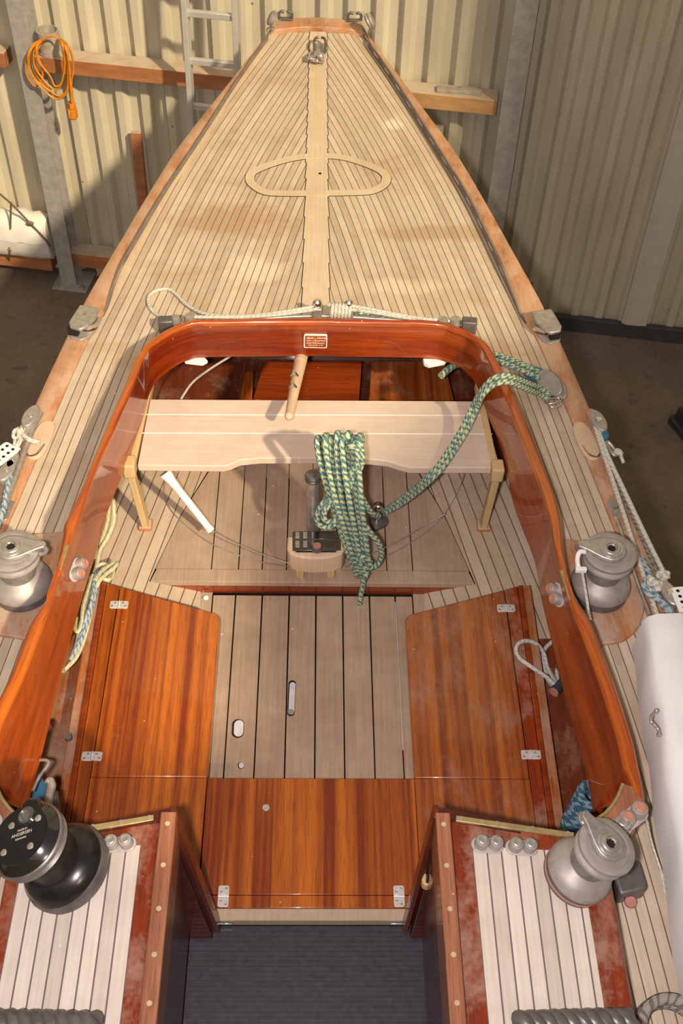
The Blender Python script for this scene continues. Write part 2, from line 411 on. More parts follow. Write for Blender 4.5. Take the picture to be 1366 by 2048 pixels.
# ------------------------------------------------------------------ the shed
ZF = -1.9
fl = MB(); fl.grid([[(-7, -3, ZF), (7, -3, ZF)], [(-7, 8, ZF), (7, 8, ZF)]]); struct(fl.build('floor', 'conc'))
def cladding(s0, s1, z0, z1):
    pitch, dep = .1375, .034
    prof = [(0, 0), (.058, 0), (.076, dep), (.114, dep), (.1375, 0)]
    pts = []; s = s0
    while s < s1:
        for (a, d) in prof[:-1]: pts.append((s + a, d))
        s += pitch
    pts.append((s, 0))
    mb = MB(); mb.grid([[wall(a, d, z0) for a, d in pts], [wall(a, d, z1) for a, d in pts]])
    mb.grid([[wall(s0, -.03, z0), wall(s, -.03, z0)], [wall(s0, -.03, z1), wall(s, -.03, z1)]], flip=True)
    return mb
struct(cladding(-4.6, 4.2, ZF, 6.2).build('wall_back', 'clad', ang=20))
pA, pB = atW(1050, 640, .05), atW(1366, 700, .05)
b = MB(); b.bar(wall(-.2, .045, ZF + .045), wall(4.0, .045, ZF + .045), .04, .10); struct(b.build('baseboard_back', 'tarp', bevel=.004))
# added unseen sun blocker behind the camera, outline shaped to set the shade edges
b = MB(); prof = [(-6, ZF), (-6, 2.62), (1.95, 2.62), (2.5, 3.5), (3.05, 3.82), (3.6, 4.22), (5.6, 4.6), (5.6, 8), (8.6, 8), (8.6, ZF)]
n = len(prof); b.add([(x, -1.5, z) for x, z in prof] + [(x, -1.75, z) for x, z in prof],
      [tuple(range(n)), tuple(range(2 * n - 1, n - 1, -1))] + [(i, n + i, n + (i + 1) % n, (i + 1) % n) for i in range(n)])
struct(b.build('sun_blocker', 'clad'))

def column(pxs, d0, d1, label, foot=False, ztop=4.2):
    """I-section column through two survey points (left edge, right edge at the top of the photo)"""
    s0, s1 = pxs; c = (s0 + s1) / 2; w = s1 - s0
    t = thing('steel_column', label, 'steel column', wall(c, (d0 + d1) / 2, ZF), 'galvanised wall columns')
    m = MB(); th = .008
    def blk(a0, a1, e0, e1, z0, z1):
        P = [wall(a0, e0, 0), wall(a1, e0, 0), wall(a1, e1, 0), wall(a0, e1, 0)]
        m.prism([(p.x, p.y) for p in P], z0, z1)
    blk(s0, s1, d1 - th, d1, ZF, ztop); blk(s0, s1, d0, d0 + th, ZF, ztop); blk(c - th / 2, c + th / 2, d0 + th, d1 - th, ZF, ztop)
    m.build('post', 'galv', t, bevel=.002)
    if foot:
        m = MB(); blk_ = [wall(c - w * .9, d0 - .02, 0), wall(c + w * 1.3, d0 - .02, 0), wall(c + w * 1.3, d1 + .06, 0), wall(c - w * .9, d1 + .06, 0)]
        m.prism([(p.x, p.y) for p in blk_], ZF, ZF + .012); m.build('base_plate', 'galv', t, bevel=.002)
        for (a, e) in ((c - w * .7, d1 + .035), (c + w * 1.0, d1 + .035)):
            q = wall(a, e, ZF + .012); m = MB(); m.lathe([(.016, 0), (.016, .014), (.008, .014), (.008, .03)], 6, q); m.build('anchor_bolt', 'steel', t)
    return t
column((ws(atW(10, 0, .19)), ws(atW(47, 0, .19))), .07, .19, 'galvanised steel column behind the orange cable, left of the aluminium ladder', True)
column((ws(atW(1032, 0, .19)), ws(atW(1079, 0, .19))), .07, .19, 'galvanised steel column where the short timber rail ends, right of the boat')
# pale wide flashing on the far right of the wall
sA, sB = ws(atW(1366, 190, .05)), ws(atW(1366, 360, .05))
m = MB(); P = [wall(sA - .005, .036, 0), wall(sA + .14, .036, 0), wall(sA + .14, .065, 0), wall(sA + .09, .075, 0), wall(sA + .02, .075, 0), wall(sA - .005, .06, 0)]
m.prism([(p.x, p.y) for p in P], ZF + .1, 3.5)
tag(m.build('wall_flashing', 'flash', bevel=.003), 'pale grey upright flashing strip on the wall at the far right edge', 'flashing')

def beam(pa, pb, d0, d1, h, name, label, matl, ext0=0, ext1=0, group='timber wall rails'):
    """timber whose front-top edge passes the survey points pa, pb"""
    A, B = atW(*pa, d1), atW(*pb, d1); z = (A.z + B.z) / 2; s0, s1 = ws(A) - ext0, ws(B) + ext1
    P = [wall(s0, d0, 0), wall(s1, d0, 0), wall(s1, d1, 0), wall(s0, d1, 0)]
    m = MB(); m.prism([(p.x, p.y) for p in P], z - h, z)
    o = m.build(name, matl, bevel=.003); tag(o, label, 'timber rail', group)
    return s0, s1, z
scl = ws(atW(28, 0, .19))
railL = beam((48, 108), (470, 158), .035, .15, .08, 'timber_rail', 'long timber rail on the wall with the orange cable hung over it', 'redtimber', ext1=.25)
railR = beam((840, 185), (995, 203), .035, .15, .08, 'timber_rail', 'short timber rail with wood scraps on top, right of the boat', 'timber', ext0=.3)
s_ = railL[0]
m = MB(); P = [wall(s_ - .9, .035, 0), wall(s_ - .12, .035, 0), wall(s_ - .12, .13, 0), wall(s_ - .9, .13, 0)]
m.prism([(p.x, p.y) for p in P], railL[2] - .09, railL[2] - .01); tag(m.build('timber_rail', 'redtimber', bevel=.003), 'stub of timber rail at the left edge, beyond the left steel column', 'timber rail', 'timber wall rails')
railB = beam((135, 500), (235, 524), .035, .15, .09, 'timber_rail', 'low timber rail near the floor right of the left column', 'redtimber', ext0=-.0, ext1=1.4)
s_ = railB[0]
m = MB(); P = [wall(s_ - 1.5, .035, 0), wall(s_ - .115, .035, 0), wall(s_ - .115, .16, 0), wall(s_ - 1.5, .16, 0)]
m.prism([(p.x, p.y) for p in P], railB[2] - .14, railB[2] - .05); tag(m.build('timber_rail', 'redtimber', bevel=.003), 'low timber rail under the white sail bundle', 'timber rail', 'timber wall rails')
# scraps on the short rail
for k, (px, py, w, dd, yaw, lab) in enumerate([(905, 183, .16, .05, .1, 'larger grey wood scrap lying on the short timber rail'), (940, 186, .11, .035, -.15, 'smaller grey wood scrap lying on the short timber rail beside the column')]):
    p = atW(px, py, .1); p.z = railR[2] + .012
    m = MB(X.Translation(p) @ X.Rotation(-WA + yaw, 4, 'Z')); m.box((-w / 2, -dd / 2, -.012), (w / 2, dd / 2, .006 + .004 * k))
    tag(m.build('wood_scrap', 'pvc', bevel=.003), lab, 'wood scrap', 'wood scraps on the rail')
# wooden batten leaning on the wall
a, c_ = atW(272, 264, .075), atW(290, 440, .09); d = (c_ - a).normalized(); t_ = (ZF + .02 - a.z) / d.z
m = MB(); m.bar(a, a + d * t_, .055, .03, ref=WN)
tag(m.build('wooden_batten', 'redtimber', bevel=.002), 'reddish wooden batten standing upright against the wall left of the boat', 'batten')
# ladder
lt = atW(392, 0, .2); lt2 = atW(385, 250, .22); rt_ = atW(484, 0, .2); rt2 = atW(479, 130, .21)
LA = thing('ladder', 'aluminium ladder leaning on the wall left of the stern', 'ladder', wall((ws(lt) + ws(rt_)) / 2, .3, ZF))
xs0, xs1 = (ws(lt) + ws(lt2)) / 2, (ws(rt_) + ws(rt2)) / 2
def lad(s, z): return wall(s, lin(.185, .40, (1.6 - z) / 3.5), z)
for s in (xs0, xs1):
    m = MB(); m.bar(lad(s, ZF), lad(s, 1.6), .026, .06, ref=WN); m.build('stile', 'alu', LA, bevel=.003)
zr = [atW(440, y, .22).z for y in (18, 108, 197)]; dz = (zr[0] - zr[2]) / 2; z = zr[0] + 2 * dz
while z > ZF + .1:
    m = MB(); m.bar(lad(xs0, z), lad(xs1, z), .03, .028, ref=WN); m.build('rung', 'alu', LA, bevel=.003); z -= dz
# pvc pipe stub on the rail, orange cable over it
pp = atW(101, 100, .09); pp.z = railL[2]
m = MB(); m.lathe([(.058, .0), (.058, .12), (.05, .12), (.05, .0)], 28, pp); m.lathe([(.062, 0), (.062, .012), (.05, .012)], 28, pp)
tag(m.build('pipe_stub', 'pvc'), 'short grey plastic pipe standing on the long timber rail', 'pipe')
CB = thing('extension_cable', 'coiled orange extension cable hanging over the pipe on the rail', 'cable', pp + V((0, 0, -.3)))
m = MB(); rnd = random.Random(3)
def cw(px, py, d=.225): return atW(px, py, d)
loops = [[(88, 78), (66, 90), (53, 120), (54, 150), (70, 172), (84, 158), (84, 135), (74, 104), (86, 84)],
 [(90, 78), (64, 96), (58, 130), (72, 160), (98, 180), (118, 192), (133, 182), (137, 150), (134, 110), (122, 82)],
 [(88, 80), (70, 98), (68, 128), (84, 156), (108, 178), (122, 170), (127, 130), (126, 98), (118, 78)],
 [(88, 76), (60, 100), (57, 128), (68, 158), (96, 188), (112, 198), (128, 192), (136, 176), (136, 130), (134, 100), (120, 76)],
 [(92, 78), (74, 92), (76, 120), (100, 152), (110, 172), (124, 164), (130, 120), (124, 88), (116, 78)],
 [(90, 80), (67, 108), (70, 140), (80, 160), (102, 184), (120, 196), (131, 186), (134, 140), (130, 105), (120, 80)],
 [(118, 77), (134, 88), (144, 112), (147, 140), (143, 165), (145, 195), (146, 215)],
 [(118, 79), (130, 92), (138, 130), (141, 170), (144, 205)], [(119, 78), (128, 96), (135, 140), (139, 180), (143, 208)]]
for L in loops:
    dd = .215 + rnd.random() * .04
    m.tube([cw(x, y, .13 if i in (0, len(L) - 1) and y < 90 else dd) for i, (x, y) in enumerate(L)], .0055, 8)
m.tube([cw(x, y, .19) for x, y in ((88, 80), (95, 74), (108, 72), (118, 78))], .0055, 8)
m.build('cord', 'orange', CB)
m = MB(); m.cyl(cw(143, 205, .225), cw(144, 216, .225), .02); m.cyl(cw(144, 217, .225), cw(146, 234, .225), .026); m.cyl(cw(146, 234, .225), cw(146, 237, .225), .018); m.build('plug', 'orange', CB, bevel=.002)
# sail bundle on the low rail, left
bz = railB[2]; sb = ws(atW(98, 470, .16))
SB = []
rows = []; uvr = []
for i in range(25):
    s = lin(sb - 1.15, sb, i / 24); e = min(1, (24 - i) / 2.0 + .45) ** .5
    if i in (12, 22): pass
    cr = .86 if i in (17,) else 1
    row = []
    for k in range(17):
        a = 2 * PI * k / 16
        d = .14 + .10 * math.copysign(abs(math.cos(a)) ** .8, math.cos(a)) * e * (1 + .05 * math.sin(i * 2.3 + k * .7))
        z = bz - .048 + .15 * (1 + math.copysign(abs(math.sin(a)) ** .85, math.sin(a))) * lin(.8, 1, e) * cr + .010 * math.sin(i * 1.7 + k * .9) * max(0, math.sin(a)) + .006 * math.sin(i * 3.1) * max(0, math.sin(a))
        row.append(wall(s, d, z))
    rows.append(row)
m = MB(); m.grid(rows); m.add(rows[-1][:16], [tuple(range(16))]); m.add(rows[0][:16], [tuple(range(15, -1, -1))])
tag(m.build('sail_bundle', 'cloth', ang=80), 'white folded sail bundle tied with cord on the low rail at left', 'sail bundle')
m = MB(); f1 = lambda px, py: atW(px, py, .225)
m.tube([f1(0, 388), f1(25, 410), f1(50, 436), f1(75, 462), f1(90, 478), atW(100, 492, .2)], .006, 8); m.tube([f1(22, 405), f1(21, 440), f1(20, 480), f1(19, 505), atW(18, 520, .16)], .006, 8)
m.ball(f1(20, 498), .014); m.ball(f1(60, 447), .014, (1.6, 1, 1))
tag(m.build('lashing_cord', 'brownrope'), 'brown cord tied across the white sail bundle', 'cord')
# black object at the far right on the floor
p = at(1372, 862, ZF); m = MB(X.Translation(p) @ X.Rotation(.5, 4, 'Z')); m.prism([(-.07, -.06), (.12, -.06), (.12, .10), (-.05, .10)], 0, .05); m.prism([(-.03, -.03), (.1, -.03), (.1, .08), (-.03, .08)], .05, .12)
tag(m.build('rubber_wheel_chock', 'rubber', bevel=.006), 'small black block on the concrete at the right edge', 'block')

# ------------------------------------------------------------------ the boat
BOAT = thing('sailboat', 'varnished wooden racing yacht with teak deck and open mahogany cockpit filling the picture', 'sailboat', (0, 2.4, ZF))
OUT = [(0, 1.075), (.6, 1.05), (1.0, 1.02), (1.4, .978), (1.69, .944), (1.8, .923), (2.0, .897), (2.19, .868), (2.43, .83), (2.66, .80), (2.83, .771), (3.02, .742), (3.2, .692), (3.42, .650), (3.58, .609), (3.86, .547), (4.25, .418), (4.5, .335), (4.79, .241), (4.93, .188)]
INN = [(0, .985), (.6, .962), (1.0, .935), (1.4, .893), (1.77, .847), (1.96, .828), (2.04, .812), (2.2, .793), (2.49, .755), (2.74, .72), (2.9, .688), (3.25, .624), (3.5, .577), (3.7, .533), (3.88, .487), (4.06, .440), (4.5, .308), (4.8, .212), (4.87, .19)]
def smooth_tab(tab, y, h=.18): return (interp(tab, y - h) + 2 * interp(tab, y) + interp(tab, y + h) + interp(tab, y - h / 2) + interp(tab, y + h / 2)) / 6
def xo(y): return smooth_tab(OUT, y) if y < 4.7 else interp(OUT, y)
def xi(y): return smooth_tab(INN, y) if y < 4.6 else interp(INN, y)
YS = [i * .06 for i in range(0, 80)] + [4.8, 4.86, 4.9]
YS = sorted(set(round(y, 3) for y in YS))
# hull
def depth(y): return interp([(0, .85), (1.5, .8), (3, .5), (4.2, .22), (4.93, .10)], y)
m = MB()
for sx in (-1, 1):
    rows = []
    for y in YS + [4.93]:
        b_, d_ = xo(y), depth(y)
        rows.append([V((sx * b_ * math.cos(a) ** .8, y, -.004 - d_ * math.sin(a))) for a in [PI / 2 * k / 10 for k in range(11)][:-1]] + [V((0, y, -.004 - d_))])
    m.grid(rows, flip=(sx > 0))
    m.add(rows[-1], [tuple(range(len(rows[-1])))]); m.add(rows[0], [tuple(range(len(rows[0])))])
m.build('hull', 'mahY', BOAT, ang=70)
m = MB(); m.prism([(-.05, .3), (.05, .3), (.09, 1.2), (.05, 2.6), (-.05, 2.6), (-.09, 1.2)], ZF, -.55); m.build('keel', 'dgrey', BOAT, bevel=.01)

# coaming curves (outer top edge / inner bottom edge), surveyed
def zt(y): return interp([(1.0, .165), (1.4, .165), (1.9, .15), (2.3, .13), (2.7, .105)], y)
def zb(y): return interp([(1.0, -.06), (1.3, -.055), (1.9, -.045), (2.7, -.03)], y)
def atz(px, py, zf, y0=2.0):
    y = y0
    for _ in range(6): p = at(px, py, zf(y)); y = p.y
    return p
cR = [(683, 634), (780, 637), (858, 643), (908, 650), (943, 662), (978, 687), (998, 722), (1023, 772), (1053, 837), (1083, 912), (1113, 992), (1124, 1043), (1127, 1075), (1136, 1137), (1154, 1193), (1185, 1243), (1206, 1297), (1233, 1369), (1257, 1442), (1272, 1495), (1288, 1575), (1290, 1606)]
cL = [(640, 633), (500, 634), (400, 640), (345, 657), (300, 685), (270, 712), (250, 762), (210, 852), (170, 952), (137, 1024), (126, 1048), (123, 1075), (109, 1141), (94, 1190), (55, 1253), (22, 1340)]
bR = [(683, 713), (848, 716), (893, 724), (923, 737), (948, 762), (958, 782), (978, 837), (1003, 902), (1028, 1012), (1068, 1119), (1083, 1199), (1123, 1364), (1138, 1424), (1170, 1536), (1186, 1625)]
bL = [(640, 712), (420, 714), (380, 720), (345, 732), (325, 747), (300, 785), (287, 832), (252, 932), (215, 1024), (191, 1108), (164, 1198), (122, 1349), (80, 1524)]
def poly3(L, zf): return [atz(x, y, zf) for x, y in L]
oR, oL, iR, iL = poly3(cR, zt), poly3(cL, zt), poly3(bR, zb), poly3(bL, zb)
oL += [V((-p.x - .004, p.y, p.z)) for p in oR if p.y < oL[-1].y - .04]
iL += [V((-p.x, p.y, p.z)) for p in iR if p.y < iL[-1].y - .06]
path = list(reversed(oL)) + oR; inner = catmull(list(reversed(iL)) + iR, 8); path = catmull(path, 5)
def nearest(P, q):
    best = None
    for a, b in zip(P, P[1:]):
        d = b - a; t = max(0, min(1, (q - a).xy.dot(d.xy) / max(d.xy.length_squared, 1e-9))); c = a + d * t
        if best is None or (c - q).xy.length < best[0]: best = ((c - q).xy.length, c)
    return best[1]
def coam_x(y, sgn):
    c = [p for p in path if p.x * sgn > 0]
    best = [(a, b) for a, b in zip(c, c[1:]) if min(a.y, b.y) <= y <= max(a.y, b.y)]
    if not best: return None
    a, b = best[0 if sgn > 0 else -1]; a, b = best[0]
    t = (y - a.y) / (b.y - a.y) if abs(b.y - a.y) > 1e-9 else 0
    return a.x + (b.x - a.x) * t
rowsC = []; rowsF = []; uc = []; uf = []; L = 0; rowsB = []
prev = None
for i, O in enumerate(path):
    B = nearest(inner, O); n_ = (B - O); n_.z = 0; d = max(n_.length, .012); n_.normalize()
    if prev is not None: L += (O - prev).length
    prev = O
    cw_ = min(.034, d * .82) if d > .02 else d * .6
    g = lambda a, z: V((O.x, O.y, 0)) + n_ * a + V((0, 0, z))
    pr = [(0, -.012), (-.001, O.z - .02), (.000, O.z - .012), (.003, O.z - .004), (.009, O.z), (cw_ - .012, O.z + .001), (cw_ - .005, O.z - .002), (cw_, O.z - .009), (cw_ - .0005, O.z - .016)]
    rowsC.append([g(a, z) for a, z in pr]); uu = 0; u_ = []
    for k, (a, z) in enumerate(pr):
        if k: uu += math.hypot(a - pr[k - 1][0], z - pr[k - 1][1])
        u_.append((uu, L))
    uc.append(u_)
    pf = [(cw_ - .003, O.z - .0155), (lin(cw_ - .003, d, .5), lin(O.z - .0155, B.z, .5)), (d, B.z), (d - .02, B.z - .002), (d - .02, -.012)]
    rowsF.append([g(a, z) for a, z in pf]); uf.append([(.3 + k * .06, L) for k in range(5)])
m = MB(); m.grid(rowsC, uvs=uc, flip=True); m.build('coaming_cap', 'cap', BOAT, ang=60)
m = MB(); m.grid(rowsF, uvs=uf, flip=True); coam = m.build('coaming', 'coam', BOAT, ang=40)

# deck: planks sprung parallel to the hull edge, with the cockpit cut out
Yc = max(p.y for p in path)
ys = sorted(set([round(.04 * i, 3) for i in range(0, 122)] + [round(Yc - .12 + .008 * i, 3) for i in range(15)] + [4.87]))
m = MB()
for sx in (-1, 1):
    prevr = None
    rows = []; uvs = []
    for y in ys:
        if y > 4.875: continue
        e = xi(y); cx = coam_x(y, sx) if y < Yc - .004 else None
        if y < 1.12: cx = sx * interp([(0, .60), (.646, .60), (1.12, .66)], y)
        x0 = abs(cx) - .012 if cx else 0
        sl = (xi(y + .02) - xi(y - .02)) / .04; cs = 1 / math.sqrt(1 + sl * sl)
        N = 12
        rows.append([V((sx * lin(x0, e, k / N), y, 0)) for k in range(N + 1)]); uvs.append([((e - lin(x0, e, k / N)) * cs, y) for k in range(N + 1)])
    m.grid(rows, uvs=uvs, flip=(sx > 0))
m.build('deck', 'deck', BOAT)
# covering boards: raised toe rail aft with scuppers, flush forward
def rz(y): return .008
BR = sorted((at(*q, .03).y, at(*q, .03).x) for q in ((738, 84), (778, 140), (822, 208), (880, 300), (937, 390), (995, 512), (1030, 590), (1052, 640)))
BL = sorted((at(*q, .02).y, -at(*q, .02).x) for q in ((536, 82), (480, 160), (410, 270), (345, 367), (323, 400), (300, 441), (272, 490), (243, 539), (224, 576), (212, 621), (206, 645)))
def tk(y):
    if y < 2.8: return 0
    T = BR if sx > 0 else BL
    v = (interp(T, y - .1) + interp(T, y + .1) + interp(T, y)) / 3 if T[0][0] + .1 < y < T[-1][0] - .1 else interp(T, y)
    return max(0, xi(y) - v) * min(1, (y - 2.8) / .1)      # the toe rail stands a little inboard
for sx in (-1, 1):
    m = MB(); rows = []
    for y in [round(.05 * i, 3) for i in range(0, 98)] + [4.87]:
        a, b_ = xi(y) - tk(y), xo(y) + .002; z = rz(y); lo = z - .02 if z > .026 else -.01
        rows.append([V((sx * x, y, zz)) for x, zz in ((a, lo), (a, z - .004), (a + .004, z), (b_ - .008, z), (b_, z - .006), (b_, lo), (a, lo))])
    m.grid(rows, flip=(sx > 0)); m.add(rows[-1], [tuple(range(7))])
    cb_ = m.build('covering_board', 'rail', BOAT, ang=50)
    # upright toe rail along the inner edge of the board: slotted strip darkened with painted shadow to starboard of the photo, plain to the left
    def up_(m, y0, y1, z0, z1, th=.005):
        n = max(2, int((y1 - y0) / .04) + 1); q = [lin(y0, y1, k / (n - 1)) for k in range(n)]
        P = [(sx * (xi(v) - tk(v) - .001), v) for v in q] + [(sx * (xi(v) - tk(v) + th), v) for v in reversed(q)]
        cl = sum(P[k][0] * P[(k + 1) % len(P)][1] - P[(k + 1) % len(P)][0] * P[k][1] for k in range(len(P))) < 0
        ys2 = [p[1] for p in P]; ys2 = list(reversed(ys2)) if cl else ys2
        hz = lambda v: interp([(2.86, .006), (3.15, .032), (4.87, .032)], v)
        m.prism(P, [min(z0, hz(v) - .001) for v in ys2], [min(z1, hz(v)) for v in ys2])
    m = MB()
    if sx > 0:
        up_(m, 2.86, 4.86, -.004, .0085); up_(m, 2.86, 4.86, .0195, .032); y = 3.02
        up_(m, 2.86, 3.07, .008, .02)
        while y < 4.8: up_(m, y, y + .078, .0084, .0196); y += .138
        m.build('slotted_toe_rail', 'toe', cb_)
    else:
        up_(m, 2.86, 4.86, -.004, .024, .004); m.build('toe_rail', 'plank', cb_)
        m = MB(); up_(m, 2.86, 4.86, .0241, .030, .010); m.build('rail_shadow_strip', 'toe', cb_)  # thin dark strip added as the shadow line on the left board
m = MB(); P = [(-.205, 4.84), (-.1, 4.875), (0, 4.885), (.1, 4.875), (.215, 4.84), (.192, 4.935), (.1, 4.965), (0, 4.975), (-.1, 4.965), (-.188, 4.935)]
m.prism(P, -.01, .022); m.build('taffrail', 'rail', BOAT, bevel=.004)
# king plank with nibbed edges, caulk beneath
def king(off, z, nib):
    pts = []
    y = 2.748; k = 0
    while y < 4.86:
        w = interp([(2.7, .043), (3.6, .038), (4.3, .035), (4.86, .035)], y) + off
        pts.append((w + .006, y)); sl = max(.1, abs(xi(y + .05) - xi(y - .05)) / .1); st = min(.24, .0252 * math.sqrt(1 + sl * sl) / sl); pts.append((w + .0005, y + st - .004)); y += st
    P = [(x, y) for x, y in pts] + [(-x, y) for x, y in reversed(pts)]
    return MB().prism(P, 0, z)
kp = king(.0028, .0012, True).build('king_plank_caulk', 'gap', BOAT); king(0, .0024, True).build('king_plank', 'plank', BOAT)
# flush lazarette hatch outlined by a wide teak margin
hp = [(490, 354), (496, 343), (515, 333), (545, 322), (590, 311), (640, 307), (690, 311), (735, 324), (765, 337), (779, 348), (783, 358), (778, 372), (760, 384), (730, 391), (640, 393), (550, 393), (520, 388), (500, 376), (491, 365)]
hw = catmull([at(x, y, 0) for x, y in hp], 4, True); cen = V((.005, 3.69, 0))
def ring(P, d0, d1, z0, z1):
    a = []; b_ = []; n = len(P)
    for i, p in enumerate(P):
        t = (P[(i + 1) % n] - P[i - 1]).normalized(); nn = V((-t.y, t.x, 0))
        if nn.dot(cen - p) < 0: nn = -nn
        a.append(p + nn * d0); b_.append(p + nn * d1)
    rows = [[V((q.x, q.y, z0)), V((q.x, q.y, z1)), V((r.x, r.y, z1)), V((r.x, r.y, z0))] for q, r in zip(a + a[:1], b_ + b_[:1])]
    return rows
m = MB(); m.grid(ring(hw, .0, .038, 0, .0016)); m.build('hatch_seam', 'gap', BOAT)
m = MB(); m.grid(ring(hw, .002, .036, .0, .0034)); hm = m.build('lazarette_hatch_margin', 'plank', BOAT, label='D-shaped flush teak hatch margin on the aft deck')
m = MB(); p = at(640, 347, .003); m.lathe([(.006, 0), (.006, .001), (.003, .0012)], 12, p); m.build('finger_hole', 'gap', hm)
# winch pads
for sx, (px, py) in ((-1, (42, 1165)), (1, (1196, 1180))):
    c = at(px, py, .012); m = MB(); P = []
    for k in range(33):
        a = -PI / 2 + PI * k / 32 + 0.0
        P.append((c.x + sx * .118 * math.cos(a), c.y + .165 * math.sin(a)))
    cx = [abs(coam_x(c.y - .165, sx) or .66) - .0, abs(coam_x(c.y + .165, sx) or .64)]
    P = [(sx * (cx[0] - .005), c.y - .19)] + P + [(sx * (cx[1] - .005), c.y + .18)]
    m.prism(P, -.002, .012); m.build('winch_pad', 'pad', BOAT, bevel=.003)

# ------------------------------------------------ cockpit interior
ZP, ZFL, ZL = -.33, -.38, -.28
# dark bilge under the planks, cockpit sides
m = MB(); m.box((-.5, .95, -.47), (.5, 3.2, -.46)); m.build('bilge', 'gap', BOAT)
for sx in (-1, 1):
    m = MB(); rows = []
    for y in [1.0, 1.3, 1.6, 1.9, 2.2, 2.5, 2.8, 3.1]:
        x = (xi(y) - .10) if y < 2.6 else xi(y) - .12
        rows.append([V((sx * x, y, -.012)), V((sx * (x - .005), y, -.2)), V((sx * (x - .03), y, -.40))])
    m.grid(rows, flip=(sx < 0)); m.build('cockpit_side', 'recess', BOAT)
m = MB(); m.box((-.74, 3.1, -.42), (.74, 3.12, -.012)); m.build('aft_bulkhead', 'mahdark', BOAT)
for sx in (-1, 1):
    m = MB(); m.prism([(sx * .60, 1.0), (sx * .60, 2.0), (sx * .80, 2.0), (sx * .80, 1.0)], -.36, -.345); m.build('side_shelf', 'dusty_b' if sx < 0 else 'recess', BOAT)
# lower sole planks with open gaps
xs = [-.30, -.2315, -.1515, -.0705, .0095, .0895, .170, .2475, .30]
m = MB()
for a, b_ in zip(xs, xs[1:]): m.box((a + .0017, 1.35, ZFL - .02), (b_ - .0017, 2.035, ZFL))
sole = m.build('cockpit_sole', 'sole', BOAT, bevel=.0012, seg=1)
for a, b_ in ((-.42, -.3017), (.3017, .42)): m = MB(); m.box((a, 1.35, ZFL - .02), (b_, 2.06, ZFL)); m.build('sole_margin', 'sole', BOAT)
def slot(px, py, w, l, inside, name, ang=0):
    c = at(px, py, ZFL + .001); M_ = X.Translation(c) @ X.Rotation(ang, 4, 'Z')
    def oval(ww, ll): return [(ww * math.cos(2 * PI * k / 28) , (ll - ww) * (1 if math.sin(2 * PI * k / 28) > 0 else -1) + ww * math.sin(2 * PI * k / 28)) for k in range(28)]
    m = MB(M_); m.prism(oval(w, l), -.0005, .0006); o = m.build(name, 'gap', sole)
    m = MB(M_); q = [(x * .78 + w * .12, y * .88) for x, y in oval(w, l)]; m.prism(q, 0, .0012); m.build('pale_bilge', inside, o)
slot(476, 1457, .0165, .029, 'bilge', 'drain_hole'); slot(583, 1396, .0105, .058, 'bilge', 'lifting_slot', -.02); slot(482, 1531, .0085, .0095, 'bilge', 'bolt_hole')
m = MB(); p = at(582, 1424, ZFL + .002); m.lathe([(.009, 0), (.009, .0015), (.006, .0015)], 16, p); m.build('slot_end_ring', 'steel', sole)
m = MB(); m.cyl(at(790, 1205, ZFL - .005), at(806, 1500, ZFL - .005), .0035); m.build('gap_rod', 'alu', sole)
# raised platform with planks
pl = [at(305, 1163, ZP), at(958, 1163, ZP), at(905, 1040, ZP), at(838, 915, ZP), at(430, 915, ZP), at(358, 1040, ZP)]
def edge_x(y, s): return s * interp([(2.05, .483), (2.31, .413), (2.56, .316)], y)
m = MB(); xs2 = [-.305, -.224, -.153, -.080, -.003, .072, .147, .222, .30]
full = [-.9] + xs2 + [.9]
for a, b_ in zip(full, full[1:]):
    a_, b2 = a + .0017, b_ - .0017; P = []
    yy = [2.095 + .465 * k / 12 for k in range(13)]
    fr = [(max(a_, edge_x(y, -1)), min(b2, edge_x(y, 1)), y) for y in yy]
    fr = [(l, r, y) for l, r, y in fr if r - l > .002]
    if len(fr) < 2: continue
    P = [(l, y) for l, r, y in fr] + [(r, y) for l, r, y in reversed(fr)]; m.prism(P, ZP - .02, ZP)
m.box((-.30, 2.5, ZP - .03), (.30, 2.56, ZP - .021))
plat = m.build('platform_planks', 'sole', BOAT)
m = MB(); m.prism([(-.4835, 2.046), (.4835, 2.046), (.469, 2.0945), (-.469, 2.0945)], ZP - .02, ZP + .0005); m.build('platform_margin', 'sole', BOAT, bevel=.002)
m = MB(); m.add([(-.482, 2.0475, ZP - .001), (.482, 2.0475, ZP - .001), (.338, 2.044, ZFL), (-.338, 2.044, ZFL)], [(0, 1, 2, 3)]); m.build('platform_riser', 'mahX', BOAT)
for q in (at(594, 1172, -.35), at(670, 1174, -.35)):
    m = MB(X.Translation((q.x, 2.0505, -.353)) @ X.Rotation(PI / 2, 4, 'X')); m.lathe([(.0075, 0), (.0075, .002), (.002, .003)], 12); m.build('riser_screw', 'brass', BOAT)
# narrow planked side soles, dipping to the lower sole
for sx in (-1, 1):
    e = lambda y: edge_x(y, 1)
    v = [(sx * (e(2.56) + .003), 2.565, ZP), (sx * .70, 2.565, ZP), (sx * .71, 1.85, ZP), (sx * .48, 1.85, ZP - .008), (sx * .33, 1.88, ZFL + .003), (sx * .336, 2.045, ZFL + .003), (sx * .486, 2.046, ZP - .001), (sx * .4155, 2.31, ZP - .001)]
    f = [(0, 1, 2, 3, 6, 7), (3, 4, 5, 6)]
    if sx < 0: f = [tuple(reversed(q)) for q in f]
    f = [tuple(reversed(q)) for q in f] if sx > 0 else [tuple(reversed(q)) for q in f]
    m = MB(); m.add(v, f); m.build('side_sole', 'sidesole', BOAT)
m = MB(); p = at(412, 1196, ZFL + .004); m.lathe([(.008, 0), (.008, .002), (.002, .003)], 12, p); m.build('sole_plug', 'whitepl', BOAT)
